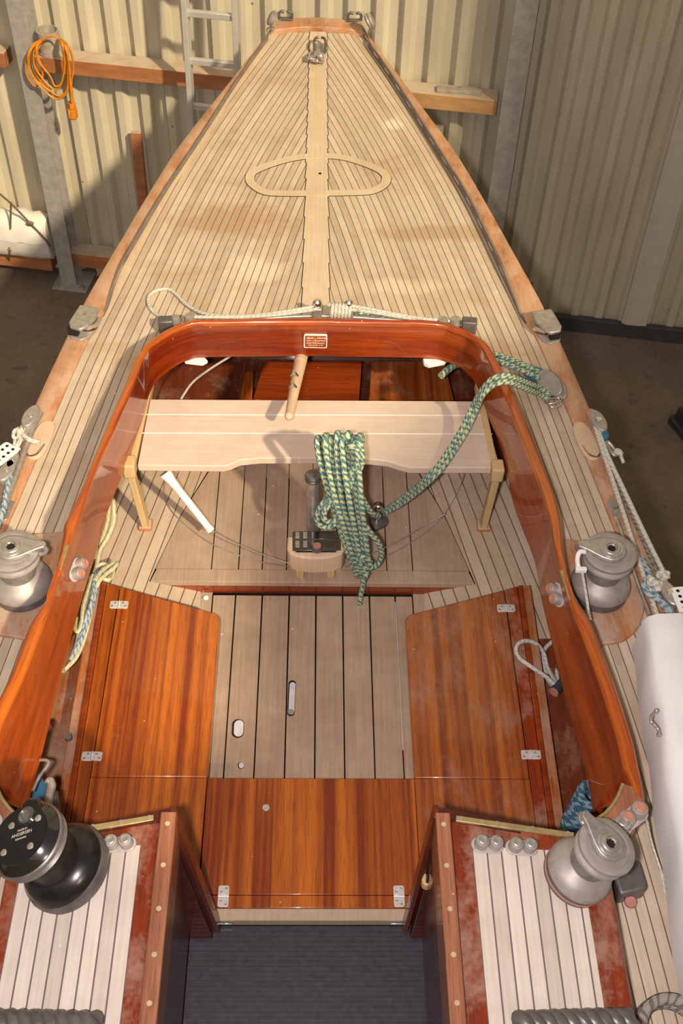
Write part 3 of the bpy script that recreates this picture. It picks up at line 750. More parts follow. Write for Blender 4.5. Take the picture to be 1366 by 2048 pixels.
# hinged seat lids and fixed outer strips
def rounded(P, r, idx):
    out = []
    n = len(P)
    for i, p in enumerate(P):
        p = V((p[0], p[1], 0))
        if i not in idx: out.append((p.x, p.y)); continue
        a = V((*P[i - 1], 0)); b_ = V((*P[(i + 1) % n], 0)); u1 = (a - p).normalized() * r; u2 = (b_ - p).normalized() * r
        for k in range(7):
            t = k / 6; q = (p + u1) * (1 - t) ** 2 + 2 * p * t * (1 - t) + (p + u2) * t * t; out.append((q.x, q.y))
    return out
def hinge(parent, px, py, z, rot, name='hinge'):
    c = at(px, py, z); M_ = X.Translation(c) @ X.Rotation(rot, 4, 'Z'); m = MB(M_)
    for s in (-1, 1):
        x0, x1 = (.003, .026) if s > 0 else (-.026, -.003)
        m.prism(rounded([(x0, -.013), (x1, -.013), (x1, .013), (x0, .013)], .006, (1, 2) if s > 0 else (0, 3)), 0, .0028)
    m.cyl((0, -.013, .002), (0, .013, .002), .0032, 10)
    h = m.build(name, 'hinge', parent, bevel=.0007)
    for s in (-1, 1):
        for (x, y) in ((.011, .006), (.019, -.006)): m = MB(M_); m.lathe([(.0034, .0028), (.0034, .0036), (.001, .0030)], 10, (s * x, y, 0)); m.build('screw', 'steel', h)
for sx in (-1, 1):
    q = (lambda x: sx * x)
    mt = 'lid' if sx < 0 else 'lid_r'
    m = MB(); P = rounded([(q(.2635), 1.3785), (q(.2635), 1.890), (q(.5585), 1.9875), (q(.5595), 1.3785)], .022, (1,))
    m.prism(P, ZL - .022, ZL); lid = m.build('seat_lid', mt, BOAT, bevel=.004)
    m = MB(); m.prism([(q(.270), 1.380), (q(.270), 1.875), (q(.285), 1.88), (q(.285), 1.380)], ZFL - .01, ZL - .022); m.build('seat_riser', 'mahY', BOAT)
    m = MB(); m.prism([(q(.5605), 1.055), (q(.5605), 1.988), (q(.598), 2.0), (q(.590), 1.055)], ZL - .022, ZL); m.build('seat_side_strip', 'dusty' if sx > 0 else 'mahY', BOAT, bevel=.002)
    m = MB(); m.prism([(q(.5905), 1.055), (q(.5985), 2.0), (q(.614), 2.004), (q(.606), 1.055)], ZL - .11, ZL + .003); m.build('seat_moulding', 'mahX', BOAT, bevel=.003)
    m = MB(); m.prism([(q(.6065), 1.055), (q(.6145), 2.004), (q(.640), 2.01), (q(.632), 1.055)], ZL - .11, ZL - .005); m.build('seat_ledge', 'dusty_b', BOAT, bevel=.003)
    for (px, py) in (((238, 1210), (184, 1513)) if sx < 0 else ((1012, 1217), (1062, 1510))): hinge(lid, px, py, ZL, 0)
    m = MB(); m.prism([(q(.2645), 1.055), (q(.2645), 1.3765), (q(.5595), 1.3765), (q(.5595), 1.055)], ZL - .022, ZL); m.build('bridge_side_panel', mt, BOAT, bevel=.0015)
m = MB(); m.prism([(-.2625, 1.0735), (-.2625, 1.3765), (.2635, 1.3765), (.2635, 1.0735)], ZL - .022, ZL); br = m.build('bridge_lid', 'lid', BOAT, bevel=.0015)
m = MB(); m.prism([(-.2625, 1.0415), (-.2625, 1.0715), (.2635, 1.0715), (.2635, 1.0415)], ZL - .022, ZL); m.build('bridge_strip', 'lid', BOAT, bevel=.0015)
m = MB(); m.box((-.275, 1.0115, ZL - .03), (.275, 1.0405, ZL + .001)); m.build('teak_sill', 'sill', BOAT, bevel=.003)
for px in (447, 798): hinge(br, px, 1793, ZL + .001, PI / 2)
m = MB(); p = at(532, 1615, ZL); m.lathe([(.009, 0), (.008, .0006), (.003, .0004)], 16, p); m.build('wax_stain', 'plastic', br)
m = MB(); m.box((-.26, 1.3, ZFL - .02), (.26, 1.375, ZL - .022)); m.build('bridge_riser', 'mahX', BOAT)
# companionway bulkhead, opening narrowing downward, with washboard slides
for sx in (-1, 1):
    T = at(350, 1614, .165) if sx < 0 else at(868, 1612, .165); Bt = at(440, 1845, ZL - .01) if sx < 0 else at(806, 1845, ZL - .01)
    Tx, Bx = T.x, Bt.x; yT, yB = T.y, Bt.y - .0
    def pl_(dx, dy, th, wd, z0=0, z1=0):
        """slab following the slanted opening edge"""
        a = [V((Tx + dx * sx, yT + dy, T.z + z0)), V((Tx + (dx + wd) * sx, yT + dy, T.z + z0)), V((Tx + (dx + wd) * sx, yT + dy - th, T.z + z0)), V((Tx + dx * sx, yT + dy - th, T.z + z0))]
        b_ = [V((Bx + dx * sx, yB + dy, Bt.z + z1)), V((Bx + (dx + wd) * sx, yB + dy, Bt.z + z1)), V((Bx + (dx + wd) * sx, yB + dy - th, Bt.z + z1)), V((Bx + dx * sx, yB + dy - th, Bt.z + z1))]
        f = [(0, 1, 2, 3), (7, 6, 5, 4), (0, 4, 5, 1), (1, 5, 6, 2), (2, 6, 7, 3), (3, 7, 4, 0)]
        return MB().add(a + b_, f if sx < 0 else [tuple(reversed(x)) for x in f])
    m = MB(); a = [V((Tx, yT, T.z)), V((sx * .62, 1.030, .10)), V((sx * .66, yB, -.42)), V((Bx - sx * .0, yB, -.42)), V((Bx, yB, Bt.z))]
    b_ = [p + V((0, -.022, 0)) for p in a]; n = 5
    f = [tuple(range(n)), tuple(range(2 * n - 1, n - 1, -1))] + [(i, n + i, n + (i + 1) % n, (i + 1) % n) for i in range(n)]
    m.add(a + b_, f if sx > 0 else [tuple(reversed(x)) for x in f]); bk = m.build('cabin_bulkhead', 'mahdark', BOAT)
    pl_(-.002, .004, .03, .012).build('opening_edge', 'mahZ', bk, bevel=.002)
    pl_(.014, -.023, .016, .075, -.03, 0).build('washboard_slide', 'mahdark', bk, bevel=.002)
    m = MB(); q = at(452 if sx < 0 else 793, 1846, ZL - .005); m.box((q.x - .016, q.y - .004, q.z - .002), (q.x + .016, q.y + .004, q.z + .004)); m.build('sill_catch', 'chrome', bk, bevel=.001)
# cabin tops
for sx in (-1, 1):
    if sx < 0: hr = [(-.275, -.308)] ; ri, ro, ti, to = -.275, -.308, -.343, -.585
    else: ri, ro, ti, to = .257, .288, .330, .556
    xo_ = sx * .615; zi, zo = .150, .112
    def zc(x): return lin(zi, zo, (abs(x) - abs(ro)) / (.615 - abs(ro)))
    P = [(ro, 0), (ro, 1.058), (xo_, 1.025), (xo_, 0)]
    m = MB(); m.prism(P, -.02, [zc(p[0]) for p in (P if (sum(P[i][0] * P[(i + 1) % 4][1] - P[(i + 1) % 4][0] * P[i][1] for i in range(4)) > 0) else list(reversed(P)))])
    ct = m.build('cabin_top', 'dusty', BOAT, bevel=.006)
    ya = .998
    m = MB(); rows = []; uvs = []
    for y in (0.0, .3, .646, ya):
        r = []; u = []
        for k in range(9):
            x = lin(ti, to * 1.0, k / 8); r.append(V((x, y, zc(x) + .0018))); u.append((abs(x - ti), y))
        rows.append(r); uvs.append(u)
    m.grid(rows, uvs=uvs, flip=(sx > 0)); m.build('teak_panel', 'cabteak', ct)
    m = MB(); m.prism([(ri, 0), (ri, 1.062), (ro, 1.062), (ro, 0)], .05, .168); h = m.build('hatch_rail', 'strip', ct, bevel=.003)
    y = 1.035
    while y > .55: m = MB(); m.lathe([(.0052, .1682), (.0052, .1688), (.001, .1688)], 12, ((ri + ro) / 2, y, 0)); m.build('wood_plug', 'plug', h); y -= .088
    m = MB(); m.prism([(ri, 0), (ri, 1.03), (ri + sx * .025, 1.03), (ri + sx * .025, 0)], -.25, .05); m.build('cabin_coaming', 'mahdark', ct)
    xb0, xb1 = (-.322, -.515) if sx < 0 else (.30, .548)
    m = MB(); m.bar((xb0, 1.054, zc(xb0) + .005), (xb1, 1.031, zc(xb1) + .005), .013, .008, ref=(0, 0, 1)); bs = m.build('brass_strip', 'brass', ct, bevel=.0015)
    for t in (.05, .35, .65, .95): q = V((lin(xb0, xb1, t), lin(1.056, 1.034, t), zc(lin(xb0, xb1, t)) + .0092)); m = MB(); m.lathe([(.004, 0), (.004, .001), (.001, .0012)], 10, q); m.build('screw', 'steel', bs)
    # coaming end block joining coaming and cabin
    z0 = .158
    Q = [(1184, 1642), (1222, 1612), (1246, 1565), (1288, 1578), (1291, 1612), (1256, 1692), (1212, 1672)]
    W = [at(x, y, z0) for x, y in Q]; W = [(sx * p.x + (-.004 if sx < 0 else 0), p.y) for p in W]
    m = MB(); m.prism(W, -.01, z0); ce = m.build('coaming_end_block', 'strip', BOAT, bevel=.004)
    m = MB(); tr = [at(x, y, z0 + .002) for x, y in ((1190, 1640), (1212, 1625), (1232, 1600), (1246, 1568))]
    m.tube([V((sx * p.x, p.y, p.z)) for p in tr], .004, 8); m.build('brass_edge', 'brass', ce)
    # side step under the companionway: fiddle rails beside the mat
    m = MB(); m.prism([(sx * .2795, .3), (sx * .2795, 1.0), (sx * .298, 1.0), (sx * .298, .3)], -.36, -.292); m.build('step_fiddle', 'mahY', BOAT, bevel=.003)
    m = MB(); m.prism([(sx * .30, .3), (sx * .30, 1.0), (sx * .318, 1.0), (sx * .318, .3)], -.36, -.305); m.build('step_trim', 'mahZ', BOAT, bevel=.003)
m = MB(); m.box((-.279, .3, -.335), (.279, 1.005, -.312)); m.box((-.27, .98, -.36), (.27, 1.0055, -.313)); m.build('companionway_step', 'mahX', BOAT, bevel=.002)
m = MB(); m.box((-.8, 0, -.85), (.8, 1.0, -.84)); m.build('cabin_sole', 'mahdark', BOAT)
# brown leather pouch / fitting on the inside of the right bulkhead
m = MB(); c = at(862, 1760, -.06); M_ = X.Translation(c); m.M = M_; m.prism(rounded([(-.02, -.012), (.03, -.012), (.03, .05), (-.02, .05)], .014, (0, 1)), -.03, 0); pch = m.build('bulkhead_shelf', 'ash', BOAT, bevel=.004)
m = MB(M_); m.lathe([(.013, 0), (.013, .012), (.009, .016), (.002, .016)], 18, (.008, .018, .0)); m.build('bulkhead_lamp', 'chrome', pch)
# aft cockpit lockers beneath the coaming
for (pxs, nm, mm) in (([(527, 722), (724, 722), (718, 800), (505, 800)], 'aft_locker_lid', 'mahX'), ([(742, 722), (890, 722), (908, 800), (738, 800)], 'aft_locker_lid', 'lid_r'), ([(490, 745), (507, 740), (504, 800), (478, 800)], 'aft_post', 'mahY')):
    P = [at(x, y, -.26) for x, y in pxs]; P[2] = P[2] + (P[2] - P[1]) * .5; P[3] = P[3] + (P[3] - P[0]) * .5
    m = MB(); m.prism([(p.x, p.y) for p in P], -.29, -.26); m.build(nm, mm, BOAT, bevel=.003)
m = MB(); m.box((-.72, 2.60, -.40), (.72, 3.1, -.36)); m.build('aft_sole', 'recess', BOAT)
m = MB(); m.box((-.30, 2.567, -.36), (.30, 2.6, -.30)); m.build('aft_step', 'mahX', BOAT)
m = MB(); P = [at(x, y, -.035) for x, y in ((365, 716), (410, 715), (416, 722), (405, 728), (370, 724))]; m.prism([(p.x, p.y) for p in P], -.045, -.033); m.build('corner_bracket', 'whitepl', BOAT, bevel=.003)
m = MB(); P = [at(x, y, -.035) for x, y in ((845, 717), (895, 719), (890, 724), (858, 730), (848, 726))]; m.prism([(p.x, p.y) for p in P], -.05, -.033); m.build('corner_bracket', 'whitepl', BOAT, bevel=.003)

# ------------------------------------------------ bench across the cockpit
zb_ = -.05
Bp = [at(300, 798, zb_), at(965, 802, zb_), at(1000, 935, zb_), at(820, 935, zb_), at(800, 930, zb_), at(775, 922, zb_), at(740, 918, zb_), at(640, 916, zb_), at(520, 916, zb_), at(480, 920, zb_), at(462, 928, zb_), at(447, 932, zb_), at(275, 930, zb_)]
m = MB(); m.prism([(p.x, p.y) for p in Bp], zb_ - .026, zb_, uvf=lambda p: (p[1], p[0])); bench = m.build('bench', 'bench', BOAT, bevel=.003)
m = MB()
for py in (829, 866):
    a, b_ = at(297 - (py - 798) * .2, py, zb_), at(968 + (py - 800) * .25, py + 2, zb_)
    m.bar(a, b_, .003, .0012)
m.build('plank_seam', 'whitepl', bench)
for sx in (-1, 1):
    if sx < 0: top, foot = V((-.535, 2.245, -.045)), at(292, 1052, ZP)
    else: top, foot = V((.535, 2.245, -.045)), at(966, 1054, ZP)
    m = MB(); m.bar(top, foot + V((0, 0, .0)), .034, .022, ref=(1, 0, 0)); lg = m.build('bench_leg', 'ash', bench, bevel=.004)
    m = MB(); m.box(foot - V((.020, .022, 0)), foot + V((.020, .02, .014))); m.build('leg_foot', 'redtimber', lg, bevel=.004)
    m = MB(); m.box(V((top.x - .018, top.y - .018, -.08)), V((top.x + .018, top.y + .03, -.028))); m.build('leg_bracket', 'ash', bench, bevel=.005)
    m = MB(); m.bar(V((sx * .53, 2.24, -.06)), V((sx * .512, 2.62, -.055)), .02, .028, ref=(0, 0, 1)); m.build('bench_bearer', 'ash', bench, bevel=.003)
# tiller
ta, tb = at(602, 717, -.045), at(578, 832, .035)
m = MB(); r_ = []
for i in range(9):
    t = i / 8; p = ta.lerp(tb, t) ; r_.append(p)
ext = ta + (ta - tb).normalized() * .25; ext.z = -.12
m.tube([ext] + r_, .017, 16, rf=lambda t: lin(.022, .0125, t)); m.ball(tb, .0135); til = m.build('tiller', 'lightwood', BOAT, label='pale wooden tiller reaching over the bench')
for (px, py) in ((588, 752), (585, 775)):
    m = MB(); p = at(px, py, .022); m.tube([p + V((-.012, 0, 0)), p + V((0, .004, .012)), p + V((.012, 0, 0))], .0035, 8)
    m.box(p + V((-.004, -.012, .008)), p + V((.004, .012, .014))); m.build('extension_clip', 'chrome', til)

# ------------------------------------------------ deck hardware
def star(r0, r1, n=8): return [((r0 if k % 2 else r1) * math.cos(PI * k / n), (r0 if k % 2 else r1) * math.sin(PI * k / n)) for k in range(2 * n)]
def winch(M_, k, arm_ang, label, base='grey', drum='midgrey', arm='steel', band=None):
    """self-tailing winch; k scales the height, base bell / drum / jaws / top cap with feeder arm"""
    m = MB(M_)
    m.lathe([(.064, 0), (.069, .004), (.069, .022), (.066, .026)], 40); o = m.build('winch', 'dgrey', BOAT, label=label)
    if band:
        m = MB(M_); m.lathe([(.0692, .010), (.0698, .011), (.0698, .0145), (.0692, .0155)], 40); m.build('red_band', band, o)
    m = MB(M_); m.lathe([(.066, .024), (.071, .028), (.071, .034), (.066, .046), (.056, .056), (.046, .062), (.0405, .068)], 40); m.build('skirt', base, o)
    m = MB(M_); pr = [(.0405, .066)]
    for i in range(8): pr += [(.0412, .070 + i * .005), (.0400, .0722 + i * .005)]
    pr += [(.042, .110), (.048, .113)]; m.lathe(pr, 40); m.build('drum', drum, o)
    m = MB(M_); m.lathe([(.048, .112), (.057, .114), (.0585, .118), (.057, .122), (.047, .1265), (.043, .130), (.047, .1335), (.059, .137), (.0615, .142), (.0605, .147), (.055, .1495), (.047, .150), (.046, .1475), (.03, .1475)], 44); m.build('self_tailer', base, o)
    A = M_ @ X.Rotation(arm_ang, 4, 'Z')
    m = MB(A); P = []
    for q in range(25):
        a = PI / 2 + PI * q / 24 * 1.0; P.append((.034 * math.cos(a), .034 * math.sin(a)))
    P += [(.02, -.030), (.055, -.014), (.074, -.009), (.079, 0), (.074, .009), (.055, .014), (.02, .030)]
    m.prism(P, .1485, .160); a_ = m.build('feeder_arm', arm, o, bevel=.0025)
    m = MB(A); m.tube([(.072, -.004, .152), (.076, -.004, .142), (.070, -.004, .132), (.058, -.004, .130)], .006, 10); m.build('feeder_hook', arm, a_)
    m = MB(A); m.lathe([(.027, .1595), (.027, .1625), (.0245, .1635), (.021, .1625), (.019, .165), (.0135, .166), (.0125, .158), (.001, .158)], 36); m.build('top_cap', arm, o)
    m = MB(A); m.prism(star(.0085, .0115), .1592, .1602); m.build('handle_socket', 'gap', o)
    return o
def tilt(c, ang_y=0, rz_=0, s=1): return X.Translation(c) @ X.Rotation(ang_y, 4, 'Y') @ X.Rotation(rz_, 4, 'Z') @ X.Scale(s, 4)
cRw = at(1196, 1182, .012)
winch(tilt(cRw, 0, 0, 1.08), 1, R_(168), 'grey self-tailing winch on the right side deck outside the coaming')
cLw = at(48, 1180, .012)
winch(tilt(cLw, 0, 0, 1.08), 1, R_(8), 'grey self-tailing winch on the left side deck outside the coaming')
cCw = at(1146, 1752, .125)
winch(tilt(cCw, R_(17), 0, .98), 1, R_(128), 'grey self-tailing winch with a red band on the right cabin top', band='redcap')
# large black electric winch on the left cabin top
cB = at(142, 1742, .125); BM = tilt(cB, R_(-24), 0, 1.06)
m = MB(BM); m.lathe([(.083, 0), (.086, .006), (.086, .022), (.083, .027)], 48); bw = m.build('winch', 'dgrey', BOAT, label='large black winch on the left cabin top')
m = MB(BM); m.lathe([(.082, .026), (.082, .034), (.070, .052), (.060, .058), (.054, .062)], 48); m.build('skirt', 'blackm', bw)
m = MB(BM); m.lathe([(.054, .060), (.051, .075), (.051, .11), (.056, .118)], 48); m.build('drum', 'blackm', bw)
m = MB(BM); m.lathe([(.056, .117), (.070, .122), (.0725, .126), (.068, .130), (.063, .133), (.068, .136), (.0745, .140), (.074, .146), (.070, .150)], 48); m.build('self_tailer', 'dgrey', bw)
m = MB(BM); m.lathe([(.0715, .149), (.070, .152), (.056, .164), (.056, .167), (.001, .167)], 48); tp = m.build('top_disc', 'black', bw)
m = MB(BM @ X.Rotation(R_(78), 4, 'Z')); m.prism([(.02, -.02), (.06, -.022), (.072, -.012), (.072, .012), (.06, .022), (.02, .02)], .15, .1675); m.build('feeder_arm', 'black', bw, bevel=.004)
sk = V((.008, .036, 0))
m = MB(BM); m.lathe([(.0165, .167), (.0165, .171), (.013, .1715), (.012, .168), (.001, .168)], 28, sk); so = m.build('handle_socket', 'chrome', tp)
m = MB(BM @ X.Translation(sk)); m.prism(star(.0065, .010), .1684, .1690); m.build('socket_star', 'dgrey', so)
for (x, y) in ((-.022, .022), (.034, .026), (.028, -.026), (-.028, -.028)): m = MB(BM); m.lathe([(.0065, .167), (.0065, .1682), (.0055, .1688), (.001, .1688)], 16, (x, y, 0)); m.build('screw', 'steel', tp)
for (tx, y, s) in (('MADE IN', .010, .005), ('ANDERSEN', .002, .0085), ('DENMARK', -.007, .005)):
    text(tx, s, BM @ X.Translation((.004, y, .1673)) @ X.Rotation(R_(8), 4, 'Z'), 'plastic', tp, 'lettering')

def organiser(M_, label, cap='steel', body='plastic', nm='line_organiser', s=1, parent=None):
    """oval base with two capped sheaves"""
    M2 = M_ @ X.Scale(s, 4)
    m = MB(M2); P = []
    for k in range(14): a = -PI / 2 + PI * k / 13; P.append((.021 + .02 * math.cos(a), .02 * math.sin(a)))
    for k in range(14): a = PI / 2 + PI * k / 13; P.append((-.021 + .02 * math.cos(a), .02 * math.sin(a)))
    m.prism(P, 0, .006); o = m.build(nm, body, parent or BOAT, bevel=.0015, label=label)
    for x in (-.018, .018):
        m = MB(M2); pr = [(.0175, .006)]
        for i in range(4): pr += [(.0165, .008 + i * .0055), (.0175, .0105 + i * .0055)]
        pr += [(.016, .030), (.013, .031)]; m.lathe(pr, 22, (x, 0, 0)); m.build('sheave', 'steel' if body == 'steel' else 'grey', o)
        m = MB(M2); m.lathe([(.0115, .030), (.0115, .034), (.0095, .035), (.004, .0335), (.001, .0335)], 20, (x, 0, 0)); m.build('sheave_cap', cap, o)
    return o
def on_cab(px, py, sx): c = at(px, py, .146); return tilt(c, sx * R_(8))
organiser(on_cab(974, 1692, 1) , 'pair of sheaves nearest the hatch on the right cabin top', s=.82)
organiser(on_cab(1042, 1697, 1), 'pair of sheaves beside the winch on the right cabin top', s=.82)
organiser(on_cab(241, 1690, -1), 'pair of sheaves beside the black winch on the left cabin top', s=.82)
cE = at(1262, 1638, .158); organiser(X.Translation(cE) @ X.Rotation(R_(35), 4, 'Z'), 'outer pair of sheaves on the right coaming end', cap='redcap')
cE2 = at(1224, 1660, .158); organiser(X.Translation(cE2) @ X.Rotation(R_(10), 4, 'Z'), 'inner pair of sheaves on the right coaming end')
cE3 = V((-cE.x, cE.y, cE.z)); organiser(X.Translation(cE3) @ X.Rotation(R_(-35), 4, 'Z'), 'pair of sheaves behind the black winch on the left coaming end', cap='redcap')
for sx, (px, py) in ((-1, (160, 1140)), (1, (1108, 1190))):       # on the inside face of each coaming
    y_ = at(px, py, .09).y; p = at(px, py, .095)
    yaw = R_(8) * sx
    M_ = X.Translation(p + V((sx * .012, 0, 0))) @ X.Rotation(yaw, 4, 'Z') @ X.Rotation(-sx * R_(62), 4, 'Y') @ X.Rotation(PI / 2, 4, 'Z')
    organiser(M_, ('left' if sx < 0 else 'right') + ' pair of sheaves on the inner face of the coaming', cap='redcap', s=.86)
    m = MB(); a, b_ = (at(134, 1090, .152), at(118, 1140, .152)) if sx < 0 else (at(1124, 1141, .152), at(1143, 1200, .152))
    m.bar(a, b_, .012, .004); m.build('brass_plate', 'brass', BOAT, bevel=.001)
# turning blocks at the end of the toe rail
for sx, (px, py) in ((-1, (172, 655)), (1, (1090, 662))):
    c = at(px, py, .004); M_ = X.Translation(c) @ X.Rotation(sx * R_(14), 4, 'Z')
    m = MB(M_); P = [(-.03, -.055), (-.014, -.075), (.022, -.07), (.034, -.045), (.034, .05), (-.034, .05), (-.040, .0)]
    P = [(x * sx, y) for x, y in P]; m.prism(P, 0, .012); tb_ = m.build('turning_block', 'grey', BOAT, bevel=.003, label=('left' if sx < 0 else 'right') + ' chrome turning block on the covering board')
    m = MB(M_); m.prism([(x * .98, y * .98 if y > 0 else y * .9) for x, y in P], .036, .05); m.build('cheek', 'steel', tb_, bevel=.006, seg=3)
    m = MB(M_); m.lathe([(.031, .012), (.027, .02), (.027, .028), (.031, .036)], 30, (-sx * .012, -.002, 0)); m.build('sheave', 'chrome', tb_)
    m = MB(M_); m.box((-.02 + sx * .012, -.062, .012), (.012 + sx * .012, -.045, .040)); m.build('outlet', 'gap', tb_)
    m = MB(M_); m.lathe([(.006, .05), (.005, .052), (.001, .052)], 12, (0, .01, 0)); m.build('rivet', 'chrome', tb_)
# chainplates and pads
for sx, (px, py) in ((-1, (82, 882)), (1, (1172, 884))):
    c = at(px, py, .006); M_ = X.Translation(c) @ X.Rotation(sx * R_(9), 4, 'Z'); m = MB(M_)
    P = [(.028 * math.copysign(abs(math.cos(a)) ** .7, math.cos(a)), .078 * math.copysign(abs(math.sin(a)) ** .8, math.sin(a))) for a in [2 * PI * k / 30 for k in range(30)]]
    m.prism(P, 0, .008); ch = m.build('chainplate_cover', 'lightwood', BOAT, bevel=.002, label=('left' if sx < 0 else 'right') + ' oval pad on the covering board beside the shroud')
    m = MB(M_); m.tube([(.02 * sx, -.06, .009), (.008 * sx, -.072, .010), (-.01 * sx, -.06, .010), (-.018 * sx, -.02, .009)], .003, 8); m.build('pad_edge', 'chrome', ch)
    q = [(1228, 1018), (1232, 1032)] if sx > 0 else [(14, 1022), (11, 1036)]
    c = at(*q[0], .006); M_ = X.Translation(c) @ X.Rotation(sx * R_(8), 4, 'Z'); m = MB(M_)
    m.prism(rounded([(-.013, -.036), (.013, -.036), (.013, .036), (-.013, .036)], .012, (0, 1, 2, 3)), 0, .004); pe = m.build('pad_eye', 'steel', BOAT, bevel=.001)
    m = MB(M_); m.tube([(-.008, -.005, .004), (-.008, -.012, .018), (.008, -.012, .018), (.008, -.005, .004)], .003, 8); m.build('eye', 'chrome', pe)
# stern fittings
for sx, (px, py) in ((-1, (571, 38)), (1, (709, 41))):
    c = at(px, py, .028); m = MB(X.Translation(c)); m.box((-.035, -.012, 0), (.035, .012, .005)); fc = m.build('fairlead', 'dgrey', BOAT, bevel=.002)
    m = MB(X.Translation(c))
    for s in (-1, 1): m.tube([(s * .026, 0, .004), (s * .03, 0, .022), (s * .018, 0, .034), (s * .006, 0, .030)], .006, 10)
    m.build('horn', 'dgrey', fc)
for sx, (px, py) in ((-1, (541, 66)), (1, (742, 70))):
    c = at(px, py, .03); m = MB(X.Translation(c)); m.tube([(-.012, 0, 0), (-.012, 0, .02), (.012, 0, .02), (.012, 0, 0)], .004, 8); sh = m.build('stern_block', 'chrome', BOAT)
    top = c + V((sx * -.008 , .02, .055)); m = MB(X.Translation(top) @ X.Rotation(R_(-30 * sx), 4, 'Y') @ X.Rotation(PI / 2, 4, 'Y'))
    m.lathe([(.001, -.014), (.026, -.014), (.034, -.006), (.030, 0), (.034, .006), (.026, .014), (.001, .014)], 24); m.build('cheek', 'grey', sh)
    m = MB(); m.cyl(c + V((0, 0, .018)), top - V((0, 0, .02)), .006); m.build('shackle', 'chrome', sh)
m = MB(X.Translation(at(641, 49, .003))); m.lathe([(.016, 0), (.016, .004), (.008, .012), (.001, .012)], 18); m.build('deck_eye', 'brass', BOAT)
# backstay fitting: plate, two bottle screws and shackles
c = at(640, 110, .003)
m = MB(X.Translation(c)); m.prism([(-.016, -.09), (.016, -.09), (.018, .10), (-.018, .10)], 0, .006); bf = m.build('backstay_fitting', 'steel', BOAT, bevel=.002, label='tangle of chrome shackles on the aft deck')
rnd = random.Random(8)
m = MB(X.Translation(c))
for x in (-.022, .020): m.tube([(x, -.02, .02), (x * 1.2, .04, .035), (x * .9, .09, .03), (x * .2, .10, .03)], .006, 8)
m.build('fork', 'dgrey', bf)
for k in range(7):
    x, y, z = rnd.uniform(-.035, .035), rnd.uniform(-.10, -.02), rnd.uniform(.012, .03); a = rnd.uniform(0, 3)
    ux, uy = math.cos(a) * .02, math.sin(a) * .02
    m = MB(X.Translation(c)); m.tube([(x - ux, y - uy, z), (x - uy * .8, y + ux * .8, z + .012), (x + ux, y + uy, z + .004)], .005, 8); m.cyl((x - ux * 1.3, y - uy * 1.3, z), (x + ux * 1.3, y + uy * 1.3, z + .003), .006, 10)
    m.build('shackle', 'chrome' if k % 2 else 'steel', bf)
m = MB(X.Translation(c)); m.ball((0, -.06, .022), .018, n=10); m.build('toggle', 'steel', bf)
# traveller behind the aft coaming
def atq(px, py, z=.03): return at(px, py, z)
TA, TB = atq(335, 646, .03), atq(940, 648, .03)
m = MB(); TM = atq(640, 628, .03); m.tube([q - V((0, 0, .008)) for q in (TA, atq(480, 636, .03), TM, atq(800, 637, .03), TB)], .006, 10); trv = m.build('traveller', 'steel', BOAT, label='traveller track running behind the aft coaming')
for (px, py, s) in ((332, 648, -1), (938, 650, 1)):
    q = atq(px, py, .035); m = MB(X.Translation(q) @ X.Rotation(R_(-6 * s), 4, 'Z')); m.box((-.024, -.017, -.03), (.024, .017, .022)); m.build('end_stop', 'dgrey', trv, bevel=.005)
for (px, py) in ((350, 640), (380, 636), (885, 643), (910, 642)):
    q = atq(px, py, .045); m = MB(X.Translation(q)); m.lathe([(.018, -.03), (.02, -.004), (.016, .010), (.001, .012)], 18); m.build('sheave', 'steel', trv)
for (px, py) in ((634, 617), (697, 618)):
    q = atq(px, py, .05); m = MB(X.Translation(q)); m.box((-.016, -.02, -.03), (.016, .02, .012)); cr = m.build('traveller_car', 'steel', trv, bevel=.005)
    m = MB(X.Translation(q)); m.lathe([(.013, .01), (.013, .028), (.008, .034), (.001, .034)], 16); m.build('car_pin', 'chrome', cr)
# builder's plate on the aft coaming
A_, B_, C_, D_ = (atY(x, y, 2.72) for x, y in ((607, 671), (655, 671), (655, 692), (607, 692)))
def facepoint(px, py): return min((atY(px, py, y) for y in (2.715,)), key=lambda p: p.z)
yF = (nearest(inner, V((0, 2.72, 0))).y + max(p.y for p in path)) / 2
pc = atY(631, 681.5, nearest(inner, V((0, 2.72, 0))).y + .001); hw_, hh_ = .0365, .0255
PM = X.Translation(pc + V((0, -.0035, 0))) @ X.Rotation(R_(88), 4, 'X')
m = MB(PM); m.prism(rounded([(-hw_, -hh_), (hw_, -hh_), (hw_, hh_), (-hw_, hh_)], .006, (0, 1, 2, 3)), -.006, .0006); pt = m.build('builders_plate', 'whitepl', BOAT, label='small red and white builder plate on the aft coaming')
m = MB(PM); m.prism(rounded([(-hw_ + .003, -hh_ + .003), (hw_ - .003, -hh_ + .003), (hw_ - .003, hh_ - .003), (-hw_ + .003, hh_ - .003)], .004, (0, 1, 2, 3)), 0, .0010); m.build('plate_field', 'mahY', pt)
for (tx, y, s) in (('I. BEHR u. SÖHNE', .0135, .0088), ('Yacht- u. Bootswerft', .004, .0072), ('Grad Wismhausen', -.0055, .0076), ('Tel. 0 41 24 / 3 48', -.0145, .006)):
    text(tx, s, PM @ X.Translation((0, y, .0011)), 'whitepl', pt, 'lettering')
